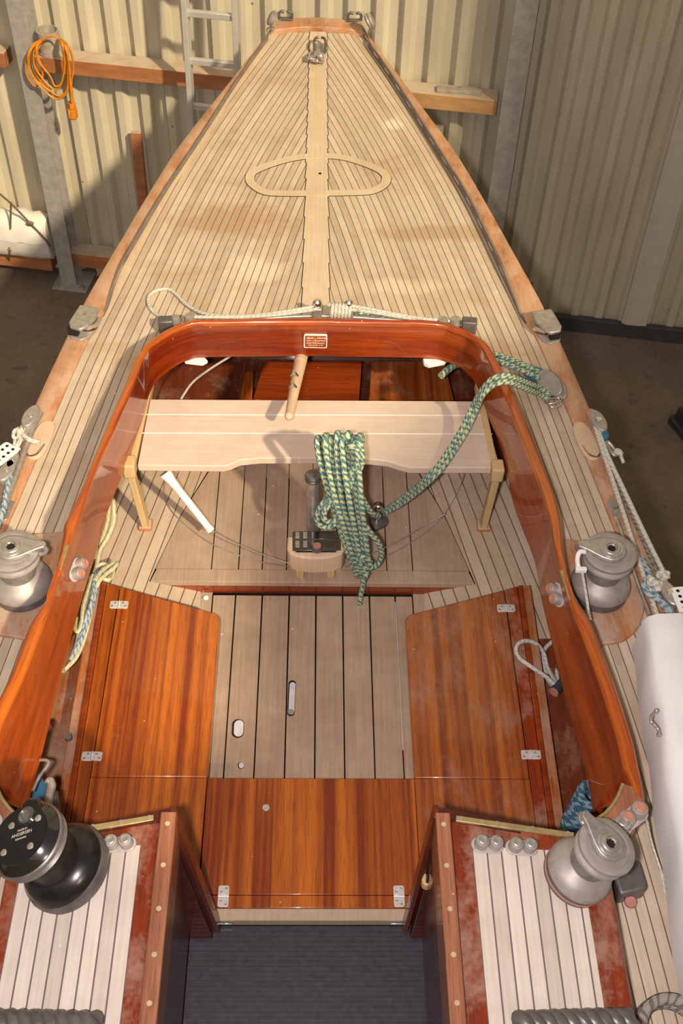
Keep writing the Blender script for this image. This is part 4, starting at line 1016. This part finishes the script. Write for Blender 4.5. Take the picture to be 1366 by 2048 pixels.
# mainsheet pedestal: chrome posts, wooden console with instrument plate
pz = lambda px, py, y: atY(px, py, y)
b0, t0 = pz(640, 1090, 2.2), pz(626, 952, 2.2)
m = MB(); m.cyl(V((t0.x + .002, 2.2, ZP)), V((t0.x, 2.2, t0.z)), .0205, 24); post = m.build('mainsheet_post', 'steel', BOAT)
m = MB(X.Translation((t0.x, 2.2, t0.z))); m.lathe([(.021, -.016), (.0235, -.014), (.0235, -.008), (.021, -.006), (.0235, -.004), (.0235, .003), (.018, .007), (.010, .008), (.009, .012), (.001, .012)], 24); m.build('post_cap', 'dgrey', post)
tb2 = pz(700, 905, 2.2)
m = MB(); m.cyl(V((tb2.x + .01, 2.2, ZP)), V((tb2.x, 2.2, tb2.z - .01)), .018, 20); p2 = m.build('mainsheet_post', 'dgrey', BOAT)
m = MB(X.Translation((tb2.x, 2.19, tb2.z))); m.lathe([(.02, -.06), (.024, -.02), (.020, .0), (.012, .012), (.010, .02), (.001, .022)], 22); m.build('post_top', 'chrome', p2)
m = MB(X.Translation((tb2.x, 2.19, tb2.z))); m.lathe([(.011, .018), (.011, .03), (.006, .034), (.001, .034)], 16); m.build('release_knob', 'redcap', p2)
zc_ = -.222
CP = [at(x, y, zc_) for x, y in ((575, 1072), (592, 1072), (592, 1103), (672, 1103), (672, 1070), (689, 1070), (691, 1096), (684, 1108), (660, 1115), (630, 1117), (604, 1115), (580, 1108), (574, 1098))]
m = MB(); m.prism([(p.x, p.y) for p in CP], zc_ - .072, zc_); cons = m.build('console', 'lightwood', BOAT, bevel=.006, seg=3, label='U-shaped pale wooden console with instrument plate')
PP = [at(x, y, zc_) for x, y in ((585, 1064), (682, 1062), (682, 1101), (585, 1102))]
m = MB(); m.prism([(p.x, p.y) for p in PP], zc_ - .02, zc_ + .002); ip = m.build('instrument_plate', 'bronze', cons, bevel=.002)
def inpl(u, v): return PP[0].lerp(PP[1], u).lerp(PP[3].lerp(PP[2], u), v)
for (u0, u1, v0, v1) in ((.38, .93, .08, .42), (.38, .93, .54, .88)):
    a, b_ = inpl(u0, v1), inpl(u1, v0); m = MB(); m.box((a.x, a.y, zc_), (b_.x, b_.y, zc_ + .0035)); m.build('display', 'black', ip, bevel=.001)
for v in (.22, .68):
    m = MB()
    for u in (.06, .22):
        for k in range(4): a = inpl(u, v - .14 + k * .09); m.box((a.x, a.y - .0014, zc_ + .002), (a.x + .012, a.y + .0014, zc_ + .004))
    m.build('label_bars', 'plastic', ip)
q = at(634, 1098, zc_ + .002); m = MB(X.Translation(q)); m.lathe([(.017, 0), (.016, .010), (.013, .014), (.001, .014)], 24); kb = m.build('console_knob', 'dgrey', cons)
m = MB(X.Translation(q)); m.lathe([(.012, .0135), (.012, .017), (.001, .018)], 20); m.build('knob_cap', 'redcap', kb)
for x in (600, 661):
    q = at(x, 1158, ZP); m = MB(); m.box((q.x - .012, q.y, ZP), (q.x + .012, q.y + .03, zc_ - .07)); m.build('console_leg', 'ash', cons, bevel=.003)
a, b_ = at(584, 1153, ZP), at(682, 1153, ZP); m = MB(); m.box((a.x, a.y + .02, ZP), (b_.x, a.y + .05, zc_ - .07)); m.build('console_base', 'ash', cons, bevel=.002)
# swivel cam block beside the post
q = at(757, 1035, -.30); m = MB(X.Translation(q) @ X.Rotation(.4, 4, 'Z')); m.prism(rounded([(-.03, -.03), (.032, -.02), (.034, .02), (-.02, .032)], .018, (0, 1, 2, 3)), -.03, -.015); sb_ = m.build('swivel_block', 'dgrey', BOAT, bevel=.003)
m = MB(X.Translation(q)); m.cyl((-.005, .0, -.02), (-.005, .005, .035), .011, 14); m.ball((-.004, .004, .045), .016); m.build('swivel_head', 'chrome', sb_)
# speaker-like port low in the right cockpit side
q = at(1043, 1070, -.15); m = MB(X.Translation(V((.655, q.y, -.19))) @ X.Rotation(-PI / 2, 4, 'Y')); m.lathe([(.03, 0), (.03, .008), (.02, .012), (.001, .012)], 22); m.build('engine_switch', 'dgrey', BOAT)
# winch handle pocket on the right cabin side
c = at(1262, 1762, .05); M_ = X.Translation(c) @ X.Rotation(R_(8), 4, 'Z'); m = MB(M_); m.prism(rounded([(-.035, -.03), (.028, -.025), (.03, .04), (-.035, .05)], .012, (1, 2)), -.04, .01); hp_ = m.build('side_fitting', 'dgrey', BOAT, bevel=.006)
m = MB(M_); m.lathe([(.012, -.02), (.012, -.012), (.002, -.012)], 14, (-.01, -.038, 0)); m.build('red_plug', 'redcap', hp_)
m = MB(); p = at(137, 1477, -.25); m.cyl(p, p + V((.0, .0, .012)), .009, 12); m.build('drain_fitting', 'dgrey', BOAT)

# ------------------------------------------------------------------ ropes and loose gear
def rope(name, pts, r, matl, label, cat='rope', n=10, sub=8, group=None):
    m = MB(); m.tube(pts, r, n, sub=sub); return tag(m.build(name, matl), label, cat, group)
a3 = lambda L: [at(x, y, z) for x, y, z in L]
# double mainsheet: right deck block -> over the coaming -> swivel block
MS = thing('mainsheet', 'green and blue rope running doubled from the deck block over the right coaming', 'rope', at(900, 900, -.1))
def dbl(off):
    return a3([(1100 - off * .2, 790 + off * .7, .03), (1080, 776 + off, .035), (1050, 764 + off, .10), (1020, 753 + off * .9, .155), (1000, 753 + off * .95, .162), (982, 760 + off * 1.0, .148), (963, 782 + off * .9, .11), (946 + off * .5, 812 + off * .5, .05), (922 + off * .6, 862 + off * .4, .0), (884 + off * .6, 922 + off * .4, -.03), (862 + off * .5, 948 + off * .4, -.05), (830 + off * .4, 977 + off * .5, -.13), (792 + off * .25, 1006 + off * .5, -.22), (762, 1026 + off * .3, -.29)])
for k, nm in ((0, 'strand'), (13, 'strand')): m = MB(); m.tube(dbl(k), .0085, 10, sub=8); m.build(nm, 'rope', MS)
for k in (0, 12):
    m = MB(); m.tube(a3([(982, 706 + k, .012), (1005, 713 + k, .014), (1035, 725 + k, .02), (1065, 738 + k, .03), (1085, 750 + k * .9, .035), (1100 + k, 762 + k * .8, .035)]), .0085, 10); m.build('strand', 'rope', MS)
# bits seen under the aft coaming
rope('rope_end', [at(x, y, -.06) for x, y in ((882, 752), (893, 742), (905, 733), (915, 728))], .012, 'rope', 'green rope end hanging below the aft coaming corner at right')
# coiled hank hanging on the pedestal
HK = thing('mainsheet_hank', 'coiled hank of green and blue rope hanging on the chrome post in the cockpit', 'rope coil', V((.07, 2.12, ZP)))
def yl(py): return interp([(860, 2.17), (1000, 2.12), (1100, 2.075), (1160, 2.045), (1230, 1.99)], py)
def hk(px, py, dy=0): return atY(px, py, yl(py) + dy)
rnd = random.Random(5)
tops = [634, 650, 661, 673, 684, 695, 706, 718]
for i, x0 in enumerate(tops):
    y0 = 878 - (5 if i % 2 else 0) - (4 if 2 < i < 6 else 0)
    xm = lin(660, 722, i / 7) + rnd.uniform(-3, 3); xl = lin(694, 734, i / 7) + rnd.uniform(-3, 3); xb = lin(712, 734, i / 7)
    d = -.018 * (1 + math.sin(i * 2.1)) - .012
    P = [hk(x0 + 6, y0 + 14, .035), hk(x0 + 4, y0 - 2, .02), hk(x0, y0 + 6, d * .6), hk(lin(x0, xm, .35) - 2, 930, d), hk(xm, 1000, d * 1.2), hk(lin(xm, xl, .6), 1062, d), hk(xl, 1105, d * .9), hk(xb, 1146 - (i % 3) * 5, d * .5), hk(xb + 3, 1152 - (i % 3) * 5, .012)]
    m = MB(); m.tube(P, .0088, 10, sub=8); m.build('strand', 'rope', HK)
    if i < 7:
        d2 = .012 + .012 * (i % 2)
        P = [hk(x0 + 9, y0 + 8, .03), hk(lin(x0 + 8, xm + 8, .4), 935, d2), hk(xm + 5, 1005, d2), hk(lin(xm, xl, .6) + 5, 1060, d2), hk(xl + 4, 1110, d2), hk(xb + 4, 1150, .012)]
        m = MB(); m.tube(P, .0088, 10, sub=6); m.build('strand', 'rope', HK)
for P in ([(668, 985, -.02), (650, 1002, -.03), (636, 1025, -.03), (636, 1045, -.03), (652, 1055, -.03), (676, 1046, -.03), (690, 1036, -.03)],
          [(672, 992, -.035), (656, 1010, -.045), (647, 1030, -.045), (653, 1043, -.045), (672, 1040, -.04), (688, 1026, -.04)],
          [(700, 890, -.03), (716, 884, -.045), (724, 905, -.05), (722, 932, -.045), (706, 958, -.04), (696, 985, -.035)],
          [(690, 898, -.03), (700, 892, -.05), (713, 900, -.055), (714, 925, -.055), (700, 950, -.045), (690, 978, -.035)],
          [(712, 960, -.02), (722, 990, -.02), (735, 1015, -.01), (746, 1028, .0), (757, 1032, .02)],
          [(724, 1040, -.04), (738, 1062, -.045), (756, 1084, -.04), (763, 1105, -.03), (757, 1126, -.02), (740, 1136, -.02), (726, 1130, -.02)],
          [(716, 1118, -.04), (728, 1112, -.05), (740, 1124, -.045), (732, 1136, -.04), (720, 1134, -.045), (724, 1122, -.055)],
          [(722, 1138, -.03), (732, 1150, -.035), (727, 1162, -.03), (724, 1180, -.02), (720, 1200, -.01), (723, 1222, .01)]):
    m = MB(); m.tube([hk(*q) for q in P], .0085, 10, sub=8); m.build('strand', 'rope', HK)
# snatch block on the right deck
SBK = thing('snatch_block', 'grey swivel block with chrome shackle on the right side deck holding the mainsheet', 'pulley block', at(1100, 772, 0))
c = at(1102, 768, .03); M_ = X.Translation(c) @ X.Rotation(R_(-62), 4, 'Z') @ X.Rotation(R_(42), 4, 'X')
for z, nm in ((-.020, 'cheek'), (.014, 'cheek')):
    m = MB(M_); P = [(.062 * math.cos(a) * (1 if math.cos(a) > 0 else .8), .030 * math.sin(a)) for a in [2 * PI * k / 30 for k in range(30)]]; m.prism(P, z, z + .009); m.build(nm, 'grey', SBK, bevel=.004, seg=3)
m = MB(M_); m.lathe([(.026, -.012), (.021, 0), (.026, .012)], 24); m.build('sheave', 'dgrey', SBK)
m = MB(); q = at(1106, 797, .02); m.tube([q + V((-.028, .012, -.012)), q + V((-.018, -.022, 0)), q + V((.018, -.018, .004)), q + V((.022, .014, -.01))], .0048, 10); m.cyl(q + V((-.03, .008, -.008)), q + V((.028, .012, -.006)), .0055, 10); m.tube([q + V((-.02, -.01, .0)), q + V((-.012, -.036, .0)), q + V((.016, -.034, .0)), q + V((.02, -.008, .0))], .004, 10); m.build('shackle', 'chrome', SBK)
m = MB(); q = at(1072, 748, .012); m.M = X.Translation(q) @ X.Rotation(R_(-35), 4, 'Z'); m.prism([(.05 * math.cos(2 * PI * k / 24), .026 * math.sin(2 * PI * k / 24)) for k in range(24)], -.01, .008); m.build('lower_block', 'blue', SBK, bevel=.004)
# traveller line
m = MB(); TL = thing('traveller_line', 'white flecked line looped along the traveller behind the aft coaming', 'rope', at(450, 632, .02))
for P in ([(342, 640, .05), (318, 632, .01), (300, 615, .008), (297, 595, .008), (310, 582, .008), (335, 578, .008), (352, 588, .008), (372, 608, .01), (405, 626, .02), (450, 632, .035), (520, 630, .05), (590, 620, .055), (632, 612, .06)],
          [(384, 634, .05), (420, 634, .05), (480, 634, .05), (550, 630, .055), (610, 622, .055), (634, 618, .06)],
          [(700, 612, .06), (730, 616, .06), (790, 628, .05), (850, 638, .05), (890, 640, .05)], [(690, 618, .06), (740, 624, .05), (800, 634, .045), (860, 640, .045), (900, 642, .045)]):
    m = MB(); m.tube(a3(P), .0055, 8); m.build('strand', 'wrope', TL)
c = at(678, 619, .05); m = MB()
P = []
for k in range(46):
    t = k / 45; a = t * 2 * PI * 6; P.append(c + V((lin(-.032, .036, t), .022 * math.sin(a) * (1 - .3 * abs(t - .5)), .022 * math.cos(a) - .004)))
m.tube(P, .0058, 8, sub=3); m.build('knot', 'wrope', TL)
rope('rope_tail', a3([(712, 620, .055), (724, 627, .05), (745, 626, .04), (765, 632, .03), (790, 634, .02)]), .006, 'rope', 'short green and blue rope tail beside the white knot on the traveller')
# white tube with thin steel wires bowing across the platform
WT = thing('plastic_tube', 'white plastic tube with flared end standing clear of the sole left of the console', 'tube', at(380, 1020, ZP))
A, B = at(330, 945, -.12), at(418, 1056, -.27)
m = MB(); d = (B - A); m.tube([A, A + d * .05, A + d * .15, A + d * .3, A + d * .9, B], .012, 14, smooth=False, rf=lambda t: interp([(0, .021), (.25, .017), (.5, .0115), (1, .0105)], t)); m.build('tube', 'whitepl', WT)
m = MB(); m.cyl(B - d * .01, B + d * .05, .0125, 12); m.build('taped_end', 'cloth', WT)
rope('steel_wire', a3([(418, 1056, -.27), (470, 1085, -.265), (530, 1110, -.262), (580, 1127, -.26)]), .0016, 'steel', 'thin steel wire bowing from the white tube to the console', 'wire', n=6, group='steel wires around the console')
rope('steel_wire', a3([(335, 948, -.14), (327, 985, -.3), (350, 1030, ZP + .003), (410, 1080, ZP + .003), (470, 1108, ZP + .003), (530, 1126, ZP + .01), (582, 1134, -.28)]), .0016, 'steel', 'thin steel wire lying on the platform in front of the white tube', 'wire', n=6, group='steel wires around the console')
rope('steel_wire', a3([(690, 1120, -.26), (740, 1108, -.262), (800, 1080, -.262), (850, 1050, -.26), (890, 1028, -.24)]), .002, 'steel', 'upper steel wire bowing right of the hank', 'wire', n=6, group='steel wires around the console')
rope('steel_wire', a3([(690, 1134, -.28), (760, 1118, ZP + .01), (830, 1080, ZP + .004), (880, 1040, ZP + .004), (915, 985, ZP + .01), (930, 940, -.2)]), .0016, 'steel', 'lower steel wire on the platform right of the hank', 'wire', n=6, group='steel wires around the console')
rope('control_wire', a3([(362, 798, -.2), (385, 765, -.16), (420, 738, -.11), (455, 716, -.08), (470, 706, -.06)]), .004, 'plastic', 'pale bowed wire behind the bench at left', 'wire', n=8)
# left rope bundle along the coaming
LB = thing('rope_bundle', 'bundle of cream and blue ropes stuffed beside the left coaming inside the cockpit', 'rope', at(180, 1240, -.3))
for mm, P in (('yrope', [(226, 1000, -.2), (228, 1040, -.24), (215, 1075, -.26), (200, 1100, -.27), (193, 1130, -.28), (190, 1150, -.27), (178, 1185, -.26), (165, 1235, -.26), (158, 1270, -.26), (150, 1300, -.26), (140, 1325, -.26), (126, 1343, -.25)]),
              ('yrope', [(218, 1010, -.2), (214, 1045, -.24), (202, 1085, -.27), (196, 1120, -.28), (186, 1160, -.27), (186, 1200, -.26), (176, 1250, -.26), (164, 1290, -.26), (150, 1318, -.25), (128, 1340, -.24)]),
              ('brope', [(196, 1140, -.27), (192, 1175, -.25), (186, 1205, -.25), (176, 1240, -.25), (168, 1265, -.25), (155, 1300, -.25)]),
              ('brope', [(190, 1150, -.25), (186, 1185, -.24), (180, 1215, -.24), (168, 1250, -.25), (160, 1280, -.25), (140, 1322, -.25)]),
              ('yrope', [(190, 1160, -.24), (205, 1140, -.26), (222, 1130, -.28), (234, 1126, -.28), (228, 1135, -.27), (212, 1148, -.26), (200, 1160, -.25), (190, 1180, -.25)]),
              ('yrope', [(192, 1135, -.28), (205, 1128, -.28), (222, 1134, -.3), (226, 1150, -.3), (215, 1160, -.28), (198, 1150, -.27)]),
              ('yrope', [(186, 1150, -.25), (176, 1180, -.25), (166, 1215, -.25), (164, 1245, -.25), (158, 1262, -.25), (150, 1258, -.25), (152, 1235, -.26)])):
    m = MB(); m.tube(a3(P), .0062, 8); m.build('strand', mm, LB)
# right locker rope with black grip
RL = thing('rope_with_grip', 'white flecked rope loop with black grip in the right side recess', 'rope', at(1090, 1340, -.36))
for P in ([(1112, 1372, -.3), (1090, 1352, -.28), (1060, 1332, -.26), (1038, 1315, -.26), (1032, 1298, -.26), (1040, 1285, -.26), (1058, 1282, -.27), (1076, 1290, -.29), (1088, 1308, -.32), (1095, 1335, -.33), (1106, 1356, -.32), (1116, 1370, -.3)],
          [(1110, 1376, -.31), (1096, 1360, -.33), (1088, 1330, -.34), (1085, 1310, -.34), (1092, 1295, -.34), (1108, 1280, -.34)],
          [(1118, 1372, -.32), (1104, 1350, -.34), (1090, 1322, -.35), (1088, 1300, -.35), (1098, 1288, -.35)], [(1116, 1366, -.34), (1112, 1340, -.35), (1102, 1310, -.36), (1106, 1290, -.36)], [(1104, 1352, -.36), (1112, 1325, -.36), (1118, 1310, -.36)]):
    m = MB(); m.tube(a3(P), .0058, 8); m.build('strand', 'wrope', RL)
m = MB(); A, B = at(1108, 1384, -.3), at(1128, 1362, -.3); m.tube([A, A.lerp(B, .15), A.lerp(B, .6), B], .013, 16, smooth=False, rf=lambda t: interp([(0, .014), (.2, .0155), (1, .013)], t)); gp = m.build('grip', 'rubber', RL)
m = MB(); m.cyl(A - (B - A) * .06, A + (B - A) * .02, .0145, 16); m.build('grip_ring', 'redcap', gp)
# white strap on the right deck winch
ZT = thing('webbing_strap', 'white strap hooked on the right deck winch with a cord running down', 'strap', at(1165, 1150, .1))
P = a3([(1170, 1104, .175), (1160, 1104, .178), (1155, 1115, .17), (1156, 1130, .155), (1160, 1140, .15)])
m = MB(); m.tube(P, .006, 8); m.build('hook', 'whitepl', ZT); q = at(1161, 1140, .15); m = MB(X.Translation(q)); m.box((-.013, -.006, -.006), (.015, .006, .008)); m.build('buckle', 'whitepl', ZT, bevel=.002)
m = MB(); m.tube(a3([(1164, 1142, .15), (1168, 1165, .12), (1173, 1195, .09), (1177, 1222, .08), (1180, 1238, .10)]), .004, 8); m.build('cord', 'wrope', ZT)
# rigging along both gunwales
def rigging(pts, label):
    t = thing('shroud_rigging', label, 'rigging', at(*pts['base']), 'rigging along the gunwales')
    for mm, r, P in pts['lines']: m = MB(); m.tube(a3(P), r, 8); m.build('line' if mm != 'steel' else 'rod', mm, t)
    for (px, py, z, s, mm) in pts['blocks']:
        M_ = X.Translation(at(px, py, z)) @ X.Rotation(pts['yaw'], 4, 'Z')
        m = MB(M_); m.prism([(.022 * s * math.cos(2 * PI * k / 20), .045 * s * math.sin(2 * PI * k / 20)) for k in range(20)], -.012, .012); b2 = m.build('block', mm, t, bevel=.004)
        m = MB(M_); m.lathe([(.009 * s, .012), (.008 * s, .016), (.001, .016)], 14); m.build('pin', 'chrome', b2)
    for (px, py, z, r) in pts['knots']:
        c = at(px, py, z); m = MB(); rr = random.Random(int(px * 7 + py)); P = [c + V((rr.uniform(-r, r), rr.uniform(-r, r), rr.uniform(-r * .5, r * .7))) for _ in range(9)]; m.tube(P, r * .34, 8, sub=6); m.build('knot', pts['knotmat'], t)
    return t
rigging({'base': (1190, 850, .01), 'yaw': R_(12), 'knotmat': 'wrope', 'lines': [
    ('wrope', .0065, [(1186, 838, .05), (1200, 885, .05), (1225, 960, .045), (1258, 1060, .04), (1290, 1160, .04), (1318, 1240, .045)]),
    ('wrope', .0065, [(1196, 858, .05), (1215, 910, .05), (1250, 985, .045), (1295, 1080, .04), (1330, 1150, .04)]),
    ('grope', .007, [(1205, 890, .03), (1240, 975, .025), (1280, 1065, .022), (1320, 1160, .022), (1345, 1230, .03)]),
    ('steel', .0055, [(1234, 1040, .02), (1250, 1085, .02), (1275, 1165, .022), (1300, 1230, .03)]),
    ('brope', .008, [(1285, 1120, .03), (1300, 1150, .04), (1310, 1185, .05), (1330, 1215, .05), (1352, 1235, .05)]),
    ('brope', .008, [(1300, 1150, .05), (1288, 1170, .05), (1300, 1190, .05), (1318, 1200, .05), (1345, 1225, .06)]),
    ('wrope', .005, [(1228, 908, .03), (1238, 902, .035), (1243, 915, .03), (1247, 926, .02)]),
    ('steel', .005, [(1212, 888, .04), (1216, 884, .04), (1232, 904, .03), (1228, 910, .03), (1212, 888, .04)]),
    ('wrope', .010, [(1324, 1150, .04), (1330, 1170, .05), (1336, 1190, .05)])],
    'blocks': [(1196, 845, .05, 1.0, 'grey'), (1187, 838, .045, .8, 'redcap'), (1206, 868, .04, .6, 'blue'), (1338, 1190, .05, .9, 'steel')],
    'knots': [(1236, 906, .03, .013), (1306, 1172, .05, .024), (1328, 1150, .05, .016)]}, 'tangle of blocks, lines and blue rope along the right gunwale')
rigging({'base': (65, 850, .01), 'yaw': R_(-12), 'knotmat': 'wrope', 'lines': [
    ('steel', .0075, [(82, 826, .06), (65, 860, .055), (45, 915, .05), (20, 985, .045), (-10, 1060, .04)]),
    ('brope', .008, [(22, 945, .05), (14, 980, .05), (4, 1030, .05), (-12, 1070, .05)]),
    ('grope', .007, [(30, 920, .05), (10, 985, .04), (-10, 1040, .04)]),
    ('wrope', .007, [(78, 884, .05), (60, 880, .06), (45, 868, .06), (36, 858, .05), (40, 880, .06), (32, 895, .05)]),
    ('wrope', .006, [(52, 850, .06), (40, 862, .06), (36, 876, .06)])],
    'blocks': [(62, 836, .06, 1.0, 'grey'), (50, 862, .05, .8, 'steel'), (14, 945, .05, .9, 'grey'), (26, 925, .05, .7, 'steel')],
    'knots': [(40, 868, .06, .016), (34, 890, .05, .014)]}, 'tangle of blocks and lines along the left gunwale')
# perforated white plates at both edges of the picture
for px, py, lab, sx in ((2, 912, 'white perforated plate at the left edge outside the hull', -1), (1372, 1205, 'white perforated plate at the right edge above the white spar', 1)):
    c = at(px, py, .06); M_ = X.Translation(c) @ X.Rotation(R_(-35 if sx < 0 else 6), 4, 'Z') @ X.Scale(.8, 4); m = MB(M_)
    m.prism(rounded([(-.035, -.06), (.035, -.06), (.035, .06), (-.035, .06)], .015, (0, 1, 2, 3)), 0, .005); o = tag(m.build('perforated_plate', 'whitepl', bevel=.001), lab, 'metal plate', 'perforated plates at the gunwales')
    m = MB(M_)
    for i in range(2):
        for j in range(5): m.lathe([(.006, .0052), (.006, .0057), (.001, .0057)], 12, (-.014 + i * .028, -.044 + j * .022, 0))
    m.build('holes', 'gap', o)
# white wrapped spar on the right deck
SP = thing('wrapped_spar', 'long white wrapped spar lying on the right side deck at the edge of the picture', 'spar', at(1320, 1400, 0))
def spar_prof(y, x0, zt_, w):
    return [V((x0, y, zt_ - .15)), V((x0 - .002, y, zt_ - .035)), V((x0 + .008, y, zt_ - .012)), V((x0 + .03, y, zt_)), V((x0 + w - .03, y, zt_)), V((x0 + w - .008, y, zt_ - .012)), V((x0 + w, y, zt_ - .035)), V((x0 + w, y, zt_ - .15))]
e0 = at(1287, 1236, .17); e1 = at(1352, 1672, .17)
rows = []; ny = 26
for i in range(ny):
    t = i / (ny - 1); y = lin(e0.y, .2, t); x = e0.x + (e1.x - e0.x) * (e0.y - y) / (e0.y - e1.y)
    w = .115
    rows.append([p + V((.003 * math.sin(i * 1.3 + k), 0, .003 * math.sin(i * 2.1 + k * 1.7))) for k, p in enumerate(spar_prof(y, x, .19, w))])
m = MB(); m.grid(rows, flip=True); m.add(rows[0], [tuple(range(8))]); m.add(rows[-1], [tuple(range(7, -1, -1))]); sp_ = m.build('cover', 'white', SP, bevel=.006, ang=50)
m = MB(); m.tube(a3([(1313, 1424, .19), (1304, 1430, .2), (1302, 1442, .205), (1309, 1450, .2), (1316, 1458, .2), (1318, 1468, .19)]), .0035, 10)
m.ball(at(1313, 1422, .19), .006, n=10); m.ball(at(1318, 1469, .185), .006, n=10); m.build('hook', 'steel', SP)
# thin white cords by the right coaming end
WC = thing('white_cord', 'thin white cords running from the right coaming end along the side deck', 'cord', at(1330, 1760, 0))
for P in ([(1290, 1628, .15), (1302, 1680, .08), (1318, 1730, .04), (1336, 1775, .02), (1352, 1812, .02), (1372, 1860, .02)], [(1291, 1632, .14), (1304, 1690, .06), (1322, 1745, .03), (1332, 1790, .01), (1350, 1830, .01), (1368, 1880, .01)], [(1348, 1736, .04), (1354, 1765, .05), (1358, 1800, .03), (1368, 1840, .02)]):
    m = MB(); m.tube(a3(P), .0028, 8); m.build('strand', 'wrope', WC)
# blue rope coils and bag at the forward cockpit corners
c = at(1178, 1622, -.18); m = MB()
P = [c + V((.045 * math.cos(k * .62) * (1 - k * .004), .045 * math.sin(k * .62) * (1 - k * .004), -.10 + k * .0032)) for k in range(60)]; m.tube(P, .011, 8, sub=3)
tag(m.build('rope_coil', 'dbrope'), 'blue and white coiled rope tucked behind the right cabin winch', 'rope coil')
BG = thing('blue_bag', 'blue bag standing in the front left corner behind the black winch', 'bag', at(85, 1570, -.3))
m = MB(); q = [at(72, 1532, -.08), at(96, 1590, -.08), at(60, 1610, -.08)]
P = [at(74, 1535, -.1), at(94, 1570, -.1), at(86, 1612, -.1), at(58, 1608, -.1)]; m.prism([(p.x, p.y) for p in P], -.34, -.1); m.build('body', 'blue', BG, bevel=.012)
rope('bent_wire_handle', a3([(66, 1582, -.03), (78, 1555, -.03), (96, 1530, -.03), (94, 1521, -.03), (80, 1520, -.04)]), .004, 'steel', 'bent steel wire handle over the blue bag', 'handle', sub=3)
WH = thing('winch_handle', 'grey winch handle standing in the corner between black winch and blue bag', 'winch handle', at(100, 1590, -.2))
m = MB(); m.tube(a3([(96, 1612, .0), (99, 1590, .0), (103, 1572, .0), (100, 1562, .0), (95, 1568, .0)]), .010, 12); m.build('arm', 'grey', WH)
m = MB(); m.tube(a3([(108, 1640, -.05), (104, 1600, -.04), (103, 1585, -.03)]), .016, 12); m.build('grip', 'dgrey', WH)
# rubber mat on the companionway step
m = MB(); m.box((-.2775, .35, -.3118), (.2775, 1.0075, -.3035))
y = .355
while y < 1.003: m.box((-.277, y, -.3035), (.277, y + .0068, -.300)); y += .0112
tag(m.build('ribbed_mat', 'rubber'), 'black ribbed rubber mat on the companionway step', 'mat')
# fat grey twisted ropes along the bottom edge
for (pa, pb, lab) in (((1035, 2055, .185), (1262, 2047, .15), 'thick dark twisted rope across the right cabin top at the bottom edge'), ((-60, 2049, .15), (190, 2055, .185), 'thick dark twisted rope across the left cabin top at the bottom edge')):
    A, B = at(*pa), at(*pb); m = MB()
    for k in range(3):
        P = []
        for i in range(41):
            t = i / 40; a = 2 * PI * (t * 3.4 + k / 3); P.append(A.lerp(B, t) + V((0, .013 * math.cos(a), .013 * math.sin(a))))
        m.tube(P, .016, 10, sub=2)
    tag(m.build('twisted_rope', 'dgrey'), lab, 'rope', 'thick ropes on the cabin tops')
c = at(1338, 2072, .03); P = [c + V((.062 * math.cos(a), .062 * math.sin(a), .0)) for a in [2 * PI * k / 20 for k in range(20)]]
m = MB(); m.tube(P, .0125, 10, closed=True, sub=3); m.tube([p + V((.004, .0, .022)) for p in P], .012, 10, closed=True, sub=3); tag(m.build('grey_rope_coil', 'grope'), 'coil of grey twisted rope on the right side deck at the bottom corner', 'rope coil')

# ------------------------------------------------------------------ light
def lamp(name, kind, energy, color, **k):
    d = bpy.data.lights.new(name, kind); d.energy = energy; d.color = color
    for a, v in k.items(): setattr(d, a, v)
    o = bpy.data.objects.new(name, d); COL.objects.link(o); return o
az = V((-.57, .82, 0)).normalized(); el = R_(39)
sd = V((az.x * math.cos(el), az.y * math.cos(el), -math.sin(el)))
sun = lamp('sun', 'SUN', 4.2, (1, .83, .55), angle=R_(2.2)); sun.rotation_euler = sd.to_track_quat('-Z', 'Y').to_euler()
fla = lamp('camera_flash', 'AREA', 68, (1, .90, .90), shape='RECTANGLE', size=.09, size_y=.06)
fla.location = EYE + V((-.13, -.03, -.01)); fla.rotation_euler = (ROT @ V((0, 0, -1))).to_track_quat('-Z', 'Y').to_euler()
w = bpy.data.worlds.new('daylight'); S.world = w; w.use_nodes = True
bg = w.node_tree.nodes['Background']; g = G(w.node_tree)
yy = g.sep(g.n('ShaderNodeTexCoord').outputs['Generated'])          # open doorway behind the camera, dim shed elsewhere
op = g.ramp(g.math('MULTIPLY', yy[1], -1.0), [(.0, 0.0), (.75, 1.0)])
g.put(bg.inputs[0], (1.0, .87, .68, 1)); g.put(bg.inputs[1], g.math('ADD', .15, g.math('MULTIPLY', op, .62)))
S.view_settings.view_transform = 'Standard'; S.view_settings.look = 'None'; S.view_settings.exposure = 0; S.view_settings.gamma = 1
